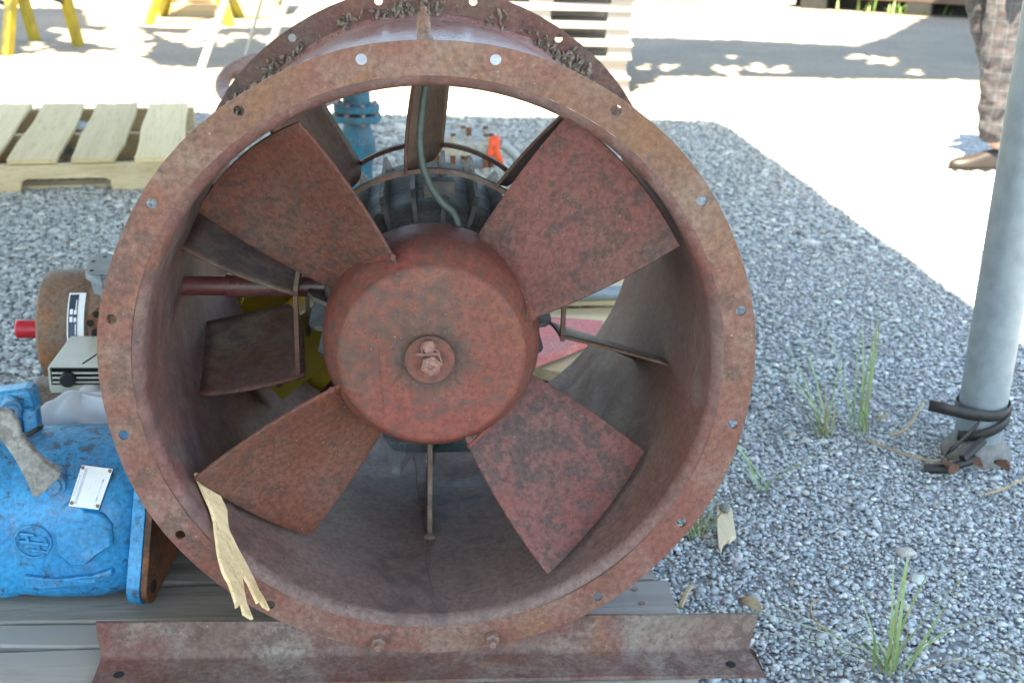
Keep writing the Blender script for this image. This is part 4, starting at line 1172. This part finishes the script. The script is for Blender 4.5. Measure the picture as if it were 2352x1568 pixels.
for t in (.1, .6, 1.1):
    MB().box(o8 + ex * (-.7) + ey * t + Vector((0, 0, .008)), (1.4, .09, .014), ro8).build('bottom_board', mat_palewoodx, pal, smooth=0)

# ------------------------------------------------------------------ stack of used pallets
proto = thing('stacked_pallet', 'x', 'pallet', (0, 0, 0), 'pallets in the tall stack')
for k in range(7):
    MB().box((0, -.52 + k * 1.04 / 6, .088), (1.1, .11, .018)).build('deck_board', mat_stackw, proto, smooth=0)
for x in (-.475, 0, .475):
    for y in (-.5, 0, .5):
        MB().box((x, y, .0485), (.14, .12, .061)).build('block', mat_stackw, proto, smooth=0)
for y in (-.5, 0, .5):
    MB().box((0, y, .009), (1.1, .12, .018)).build('bottom_board', mat_stackw, proto, smooth=0)
rs = random.Random(2)
names = ['lowest pallet of the tall grey stack behind the fan', 'second pallet from the ground in the tall grey stack', 'third pallet from the ground in the tall grey stack', 'fourth pallet from the ground in the tall grey stack', 'fifth pallet from the ground in the tall grey stack', 'sixth pallet from the ground in the tall grey stack', 'seventh pallet from the ground in the tall grey stack']
for k, nm in enumerate(names):
    loc = (.665 + rs.uniform(-.02, .02), 6.46 + rs.uniform(-.02, .02), .099 * k)
    rot = (0, 0, rs.uniform(-.02, .02))
    if k == 0:
        proto.location = loc; proto.rotation_euler = rot; proto['label'] = nm
    else: dup(proto, loc, rot, nm)

# ------------------------------------------------------------------ yellow trestles, crate, white rack
def trestle(label, x, y, lean, sx, sy, h=.85, rz=0.0):
    t = thing('trestle', label, 'trestle', (x, y, 0), 'yellow trestles')
    M_ = Matrix.Rotation(rz, 3, 'Z')
    for i in (-1, 1):
        for j in (-1, 1):
            a = Vector((x, y, 0)) + M_ @ Vector((i * sx, j * sy, 0)); b_ = Vector((x, y, h)) + M_ @ Vector((i * sx * (1 - lean), j * sy * .35, 0))
            d = b_ - a; q = d.to_track_quat('Z', 'Y').to_matrix()
            MB().box((a + b_) / 2, (.07, .055, d.length), q).build('leg', mat_yellow, t, smooth=0, bevel=.004)
    MB().box((x, y, h), (2 * sx + .25, .12, .09), M_).build('top_beam', mat_yellow, t, smooth=0, bevel=.005)
    for j in (-1, 1):
        a = Vector((x, y, .38)) + M_ @ Vector((-sx, j * sy * .7, 0)); b_ = Vector((x, y, .30)) + M_ @ Vector((sx, j * sy * .7, 0))
        MB().tube([a, b_], .018, 6).build('brace', mat_strap, t)
    return t
trestle('yellow steel trestle at the far left edge of the yard', -2.72, 7.42, .0, .22, .3, rz=-.6)
trestle('yellow steel trestle with slanting legs in front of the wooden crate', -1.83, 9.15, .9, .32, .30, .75)
cr = thing('wooden_crate', 'pale wooden crate on runners in the sun behind the yellow trestles', 'crate', (-2.0, 9.8, 0))
for k in range(4):
    MB().box((-2.0, 9.55, .17 + k * .135), (1.55, .022, .12)).build('side_board', mat_palewoodx, cr, smooth=0)
    MB().box((-1.22, 9.9, .17 + k * .135), (.022, .7, .12)).build('side_board', mat_palewood, cr, smooth=0)
for x in (-2.74, -2.0, -1.28):
    MB().box((x, 9.53, .36), (.10, .02, .55)).build('batten', mat_palewoodx, cr, smooth=0)
MB().box((-2.35, 9.515, .36), (.75, .02, .09), rotm(0, .55, 0)).build('diagonal_brace', mat_palewoodx, cr, smooth=0)
MB().box((-1.62, 9.515, .36), (.75, .02, .09), rotm(0, -.55, 0)).build('diagonal_brace', mat_palewoodx, cr, smooth=0)
for y in (9.55, 10.2):
    MB().box((-2.0, y, .05), (1.6, .1, .1)).build('runner', mat_palewoodx, cr, smooth=0)
MB().box((-2.0, 9.9, .68), (1.58, .74, .02)).build('lid', mat_palewoodx, cr, smooth=0)
MB().box((-2.0, 9.92, .37), (1.5, .68, .5)).build('inner_lining', mat_timber, cr, smooth=0)
wk = thing('white_rack', 'slanting white steel rack with thin poles left of the fan top', 'rack', (-1.15, 6.6, 0))
for a, b_ in (((-1.387, 6.6, 0), (-.98, 6.75, 1.05)), ((-1.01, 6.6, 0), (-.60, 6.75, 1.05))):
    MB().tube([a, b_], .024, 8).build('pole', mat_white, wk)
MB().tube([(-.98, 6.75, 1.05), (-.60, 6.75, 1.05)], .022, 8).build('crossbar', mat_white, wk)
MB().tube([(-1.16, 6.9, 0), (-.80, 6.76, 1.05)], .012, 8).build('prop', mat_hose, wk)
MB().tube([(-1.16, 6.9, .02), (-1.16, 6.98, .0)], .012, 6).build('prop_foot', mat_hose, wk)
# timbers and weeds at the far side of the yard
tb = thing('timber_beam', 'long dark brown timber beam on sleepers at the far right edge', 'beam', (5.2, 11.0, 0))
MB().box((5.3, 10.62, .24), (3.6, .28, .24), rotm(0, 0, -.45)).build('beam', mat_timber, tb, smooth=0, bevel=.01)
for k in (-1.5, -.5, .5, 1.5):
    MB().box((5.3 + k * .9, 10.66 - k * .435, .06), (.25, .4, .12), rotm(0, 0, -.45)).build('sleeper', mat_dark, tb, smooth=0)
MB().box((5.35, 10.80, .06), (3.4, .2, .12), rotm(0, 0, -.45)).build('sleeper', mat_dark, tb, smooth=0)
tb2 = thing('timber_beam', 'pale weathered timber beyond the sunlit yard, left of the dark beam', 'beam', (2.2, 12.4, 0))
MB().box((2.2, 12.4, .12), (2.6, .25, .24), rotm(0, 0, .03)).build('beam', mat_stackw, tb2, smooth=0, bevel=.01)
rg = random.Random(21)
def blade_strip(mb, base, ang, lean, L, w_, droop):
    d = Vector((math.cos(ang), math.sin(ang), 0)); sd_ = Vector((-d.y, d.x, 0)); n = 7; vs_ = []
    for i in range(n + 1):
        t = i / n
        p = Vector(base) + d * (L * (lean * t + droop * t * t)) + Vector((0, 0, L * (t * (1 - .35 * lean) - droop * .55 * t * t)))
        p.z = max(p.z, .004)
        ww = w_ * (1 - t) ** .6 * (.55 + .9 * min(1, t * 4)) * .5
        vs_ += [p - sd_ * ww, p + sd_ * ww + Vector((0, 0, ww * .4))]
    mb.add(vs_, [(2 * i, 2 * i + 1, 2 * i + 3, 2 * i + 2) for i in range(n)])
for k, (x, y, lab) in enumerate(((1.75, 12.0, 'green weeds at the yard edge, left clump beyond the pallet stack'), (2.6, 11.8, 'green weeds at the yard edge, middle clump before the pale timber'), (4.45, 10.75, 'green weeds in front of the dark beam at far right'))):
    mb = MB()
    for _ in range(120 if k < 2 else 26):
        blade_strip(mb, (x + rg.gauss(0, .22 if k < 2 else .25), y + rg.gauss(0, .12 if k < 2 else .05), 0), rg.uniform(0, 6.28), rg.uniform(.1, .5), rg.uniform(.12, .34) * (1 if k < 2 else .6), .02, rg.uniform(0, .4))
    o = mb.build('weed_clump', mat_green, smooth=0, fix=False); o['kind'] = 'stuff'; tag(o, lab, 'weeds', 'weeds along the yard edge')

# ------------------------------------------------------------------ galvanised pole
pole = thing('steel_pole', 'grey galvanised steel pole standing in the gravel at right', 'pole', (1.257, .93, 0))
px0, py0 = 1.257, .93
MB().cyl((px0, py0, .0), (px0, py0, RZ - .02), .0525, n=48).build('pipe', mat_galv, pole, smooth=40)
MB().box((px0 - .06, py0, RZ - .10), (.10, .05, .1)).build('roof_bracket', mat_galv, pole, smooth=0)
mb = MB(); mb.lathe([(.075, -.01), (.078, .02), (.062, .045), (.053, .055)], (px0, py0, 0), (0, 0, 1), n=32, wob=.03); mb.build('footing', mat_conc, pole, smooth=50)
def strap(name, z0_, tilt, w_, a0, a1, r=.0585, tail=None):
    mb = MB(); vs_ = []; n = 40
    for i in range(n + 1):
        a = R(a0 + (a1 - a0) * i / n)
        zc = z0_ + tilt * math.cos(a)
        p = Vector((px0 + r * math.cos(a), py0 + r * math.sin(a), zc)); vs_ += [p - Vector((0, 0, w_ / 2)), p + Vector((0, 0, w_ / 2))]
    if tail:
        for p in tail: p = Vector(p); vs_ += [p - Vector((0, 0, w_ / 2)), p + Vector((0, 0, w_ / 2))]
    mb.add(vs_, [(2 * i, 2 * i + 1, 2 * i + 3, 2 * i + 2) for i in range(len(vs_) // 2 - 1)])
    return mb.build(name, mat_strap, pole, smooth=25, solid=.0025)
strap('clamp_strap', .128, .004, .026, 270 + 330, 262, tail=[(px0 - .05, py0 - .062, .133), (px0 - .10, py0 - .055, .142), (px0 - .145, py0 - .045, .150)])
strap('clamp_strap', .092, .028, .024, 350, 200, r=.061)
P = [(px0 - .035, py0 - .068, .115), (px0 - .09, py0 - .09, .07), (px0 - .105, py0 - .085, .055)]
mb = MB(); mb.add([v for p in P for v in (Vector(p) + Vector((-.004, 0, -.011)), Vector(p) + Vector((.004, 0, .011)))], [(0, 1, 3, 2), (2, 3, 5, 4)]); mb.build('strap_tail', mat_strap, pole, smooth=25, solid=.0025)
MB().tube([(px0 - .02, py0 - .07, .075), (px0 - .075, py0 - .10, .045)], .010, 8).build('conduit_stub', mat_strap, pole)
MB().tube([(px0 - .04, py0 - .09, .04), (px0 - .11, py0 - .10, .02), (px0 - .15, py0 - .08, .012)], .011, 8).build('conduit_stub', mat_strap, pole)

# ------------------------------------------------------------------ grass tufts
def tuft(loc, blades_, label):
    t = thing('grass_tuft', label, 'grass', (*loc, 0), 'grass tufts in the gravel')
    for (ang, lean, L, w_, droop, dry) in blades_:
        mb = MB(); b0 = (loc[0] + rg.gauss(0, .012), loc[1] + rg.gauss(0, .010), .004)
        blade_strip(mb, b0, ang, lean, L, w_, droop)
        mb.build('blade', mat_dry if dry else mat_grass, t, smooth=60, fix=False)
def rb_(n, L0, L1, lean, dry=.2, bias=None):
    out = []
    for _ in range(n):
        d = rg.random() < dry
        a = rg.uniform(0, 6.283) if bias is None else rg.gauss(bias, 1.1)
        out.append((a, abs(rg.gauss(lean, .18)), rg.uniform(L0, L1) * (.55 if d else 1), rg.uniform(.0022, .0052), rg.uniform(0, .45), d))
    return out
tuft((.94, 1.04), rb_(26, .12, .31, .5, .35, 2.6), 'loose grass tuft leaning left, in the gravel between fan and pole')
tuft((1.03, 1.045), rb_(18, .14, .34, .28, .35) + [(1.2, .06, .33, .0065, .02, False), (1.9, .1, .30, .006, .05, False)], 'tall upright grass tuft nearest the steel pole')
tuft((.535, .56), rb_(16, .10, .22, .25, .2, .9), 'grass tuft growing beside the right edge of the fan flange')
tuft((.765, .10), rb_(24, .10, .25, .5, .4) + [(2.9, .9, .22, .006, .5, False), (3.05, .8, .19, .005, .55, False), (1.4, .08, .24, .0055, .03, False), (1.0, .2, .22, .0055, .05, False), (.6, .35, .2, .005, .1, False)], 'broad grass tuft in the gravel at the bottom right')
tuft((.72, .76), rb_(8, .10, .20, .6, .2, 3.0), 'small low grass tuft half hidden behind the fan flange')
tuft((1.02, .02), rb_(3, .12, .2, .9, .0, 2.2), 'few flat grass blades at the bottom edge right of the broad tuft')

# wood chip, stone, twigs, leaves
P = [ptz(1646, 1170, .022), ptz(1660, 1168, .022), ptz(1680, 1172, .022), ptz(1686, 1215, .022), ptz(1690, 1238, .022), ptz(1682, 1242, .022), ptz(1676, 1250, .022), ptz(1668, 1248, .022), ptz(1660, 1255, .022), ptz(1655, 1277, .022), ptz(1650, 1262, .022), ptz(1646, 1215, .022)]
o = MB().prism(P, (0, 0, .008)).build('wood_chip', mat_chip, smooth=0, bevel=.001); tag(o, 'pale torn wood chip lying flat on the gravel right of the fan', 'wood chip')
mb = MB(); bv2, bf2 = ico(2); c = ptz(1664, 1166, .034)
mb.add([c + Vector((v[0] * .011, v[1] * .018, v[2] * .009)) for v in bv2], bf2.tolist())
o = mb.build('stone', mat_stone, smooth=60); tag(o, 'grey pebble resting on the end of the wood chip', 'stone')
def twig(label, P, r, mat=mat_dry):
    o = MB().tube(smooth_path([Vector(p) for p in P]), r, 6).build('twig', mat); tag(o, label, 'twig', 'dry twigs in the gravel')
twig('short forked looking dry twig beside the platform end', [ptz(1562, 1395, .03), ptz(1570, 1375, .035), ptz(1580, 1355, .04), ptz(1590, 1345, .035)], .005)
twig('long pale dry stem arching over the gravel left of the pole', [ptz(2045, 1000, .03), ptz(2080, 985, .04), ptz(2105, 950, .045), ptz(2120, 925, .04)], .004)
twig('thin pale dry stem lying in front of the pole footing', [ptz(1990, 1010, .025), ptz(2100, 1050, .03), ptz(2200, 1060, .03), ptz(2270, 1030, .03)], .003)
twig('thin dry stem at the right edge below the pole', [ptz(2260, 1135, .025), ptz(2310, 1120, .03), ptz(2352, 1100, .03), ptz(2400, 1095, .03)], .003)
twig('curled dry straw in the gravel right of the angle iron', [ptz(1880, 1375, .025), ptz(1862, 1390, .03), ptz(1870, 1420, .03), ptz(1900, 1450, .025)], .0022)
for i, (a, b_) in enumerate(((2170, 1070), (2235, 1068), (2300, 1075), (2190, 1085), (2030, 965), (1722, 1395))):
    c = ptz(a, b_, .026); an = rg.uniform(0, 6)
    mb = MB(); mb.grid(lambda u, v: c + Vector((math.cos(an) * (u - .5) * .05 - math.sin(an) * (v - .5) * .025 * math.sin(math.pi * u), math.sin(an) * (u - .5) * .05 + math.cos(an) * (v - .5) * .025 * math.sin(math.pi * u), .01 * math.sin(3 * u) + .008 * v)), 6, 4)
    o = mb.build('dead_leaf', mat_leaf if i < 4 else mat_dry, smooth=60, solid=.0008)
    tag(o, ['curled brown dead leaf left of the pole footing', 'brown dead leaf in front of the pole footing', 'brown dead leaf right of the pole footing', 'brown dead leaf nearest the camera below the pole', 'tan curled leaf at the foot of the tall grass tuft', 'tan dry scrap standing behind the angle iron end'][i], 'leaf', 'dead leaves in the gravel')
# ------------------------------------------------------------------ person walking past at right (legs in view)
person = thing('person', 'person in grey plaid trousers and brown shoes walking past behind the pole', 'person', (2.6, 4.0, 0))
def skin(name, joints, edges, mat, parent, sub=2, root=0):
    me = bpy.data.meshes.new(name)
    off = worldloc(parent)
    me.from_pydata([Vector(j[:3]) - off for j in joints], edges, [])
    o = bpy.data.objects.new(name, me); C.objects.link(o); o.parent = parent
    me.materials.append(mat)
    md = o.modifiers.new('skin', 'SKIN'); md.use_smooth_shade = True
    for i, j in enumerate(joints):
        r = j[3] if isinstance(j[3], tuple) else (j[3], j[3])
        me.skin_vertices[0].data[i].radius = r
        me.skin_vertices[0].data[i].use_root = (i == root)
    s = o.modifiers.new('sub', 'SUBSURF'); s.levels = sub; s.render_levels = sub
    return o
# pose: facing left (-x), weight on the near leg, far leg trailing with the knee forward
hipz = .92
nx, ny = 2.60, 3.96          # near foot
J = [(2.62, 4.06, .95, (.13, .155)),            # 0 pelvis
     (2.62, 4.06, 1.18, (.11, .145)), (2.61, 4.06, 1.38, (.12, .17)), (2.60, 4.06, 1.50, (.06, .07)), (2.58, 4.06, 1.56, .052), (2.565, 4.06, 1.66, (.085, .072)), (2.56, 4.06, 1.745, (.075, .062)),
     (2.58, 3.97, .88, .088), (2.56, 3.955, .50, .062), (2.585, 3.955, .28, .055), (2.61, 3.955, .09, .042),       # near leg
     (2.58, 4.15, .90, .086), (2.51, 4.16, .76, .062), (2.62, 4.17, .48, .05), (2.72, 4.18, .30, .04),     # far leg
     (2.61, 3.87, 1.40, .055), (2.62, 3.82, 1.14, .043), (2.53, 3.82, .93, .032), (2.50, 3.82, .86, .03),
     (2.61, 4.25, 1.40, .055), (2.63, 4.29, 1.14, .043), (2.55, 4.28, .93, .032), (2.52, 4.28, .86, .03)]
E_ = [(0, 1), (1, 2), (2, 3), (3, 4), (4, 5), (5, 6), (0, 7), (7, 8), (8, 9), (9, 10), (0, 11), (11, 12), (12, 13), (13, 14), (2, 15), (15, 16), (16, 17), (17, 18), (2, 19), (19, 20), (20, 21), (21, 22)]
body_ = skin('body', J, E_, mat_skin, person)
T = [(2.62, 4.06, .98, (.145, .17)), (2.62, 4.06, 1.06, (.135, .16)),
     (2.57, 3.965, .86, .112), (2.555, 3.955, .64, .104), (2.56, 3.955, .50, .098), (2.572, 3.955, .36, .090), (2.582, 3.955, .22, .082), (2.592, 3.955, .115, .080),
     (2.58, 4.15, .88, .098), (2.52, 4.16, .82, .085), (2.52, 4.165, .74, .082), (2.62, 4.17, .50, .078), (2.70, 4.18, .37, .076)]
tr_ = skin('trousers', T, [(0, 1), (0, 2), (2, 3), (3, 4), (4, 5), (5, 6), (6, 7), (0, 8), (8, 9), (9, 10), (10, 11), (11, 12)], mat_plaid, person)
s_ = tr_.modifiers.new('sub2', 'SUBSURF'); s_.levels = 2; s_.render_levels = 2
tx = bpy.data.textures.new('folds', 'CLOUDS'); tx.noise_scale = .06; tx.noise_depth = 2
fe = bpy.data.objects.new('fold_space', None)
dm = tr_.modifiers.new('folds', 'DISPLACE'); dm.texture = tx; dm.strength = .026; dm.mid_level = .5; dm.texture_coords = 'LOCAL'
bpy.data.objects.remove(fe)
S_ = [(2.62, 4.06, 1.02, (.145, .17)), (2.62, 4.06, 1.20, (.135, .165)), (2.61, 4.06, 1.38, (.14, .19)), (2.60, 4.06, 1.49, (.075, .085)),
      (2.61, 3.86, 1.40, .068), (2.62, 3.81, 1.14, .055), (2.545, 3.81, .97, .045), (2.61, 4.26, 1.40, .068), (2.63, 4.30, 1.14, .055), (2.56, 4.29, .97, .045)]
skin('shirt', S_, [(0, 1), (1, 2), (2, 3), (2, 4), (4, 5), (5, 6), (2, 7), (7, 8), (8, 9)], mat_shirt, person)
mb = MB(); mb.sphere((2.575, 4.06, 1.72), (.10, .085, .085), 20, 12); mb.build('hair', mat_hair, person, smooth=80)
for dy in (-.03, .03):
    mb = MB(); mb.sphere((2.487, 4.06 + dy, 1.675), (.012, .014, .010), 10, 6); mb.build('eye', mat_black, person)
mb = MB(); mb.sphere((2.475, 4.06, 1.645), (.022, .015, .025), 10, 8); mb.build('nose', mat_skin, person)
mb = MB(); mb.sphere((2.487, 4.06, 1.61), (.012, .025, .007), 10, 6); mb.build('mouth', mat_redcap, person)
def shoe(heel, rz, pitch):
    M_ = rotm(0, 0, rz) @ rotm(0, pitch, 0)
    prof = [(-.075, .034, .05, .05), (-.06, .040, .06, .055), (-.02, .042, .075, .07), (.03, .042, .075, .07), (.08, .047, .055, .05), (.13, .052, .045, .04), (.175, .046, .036, .032), (.205, .03, .026, .022), (.215, .012, .018, .014)]
    rings = []
    for x, hw_, top, _ in prof:
        r = []
        for i in range(16):
            a = 2 * math.pi * i / 16; c, s = math.cos(a), math.sin(a)
            z = .02 + (top * s if s > 0 else .012 * s)
            r.append(Vector(heel) + M_ @ Vector((-x, hw_ * math.copysign(abs(c) ** .7, c), z)))
        rings.append(r)
    o = MB().loft(rings).build('shoe', mat_shoe, person, smooth=70, sub=1)
    mb = MB(); rings = []
    for x, hw_, top, _ in prof: rings.append([Vector(heel) + M_ @ Vector((-x, a * (hw_ + .003), b_)) for a, b_ in ((-1, .0), (1, .0), (1, .014), (-1, .014))])
    mb.loft(rings).build('sole', mat_sole, o, smooth=30)
shoe((2.60, 3.955, .004), .12, 0)
shoe((2.77, 4.19, .33), .1, -1.25)
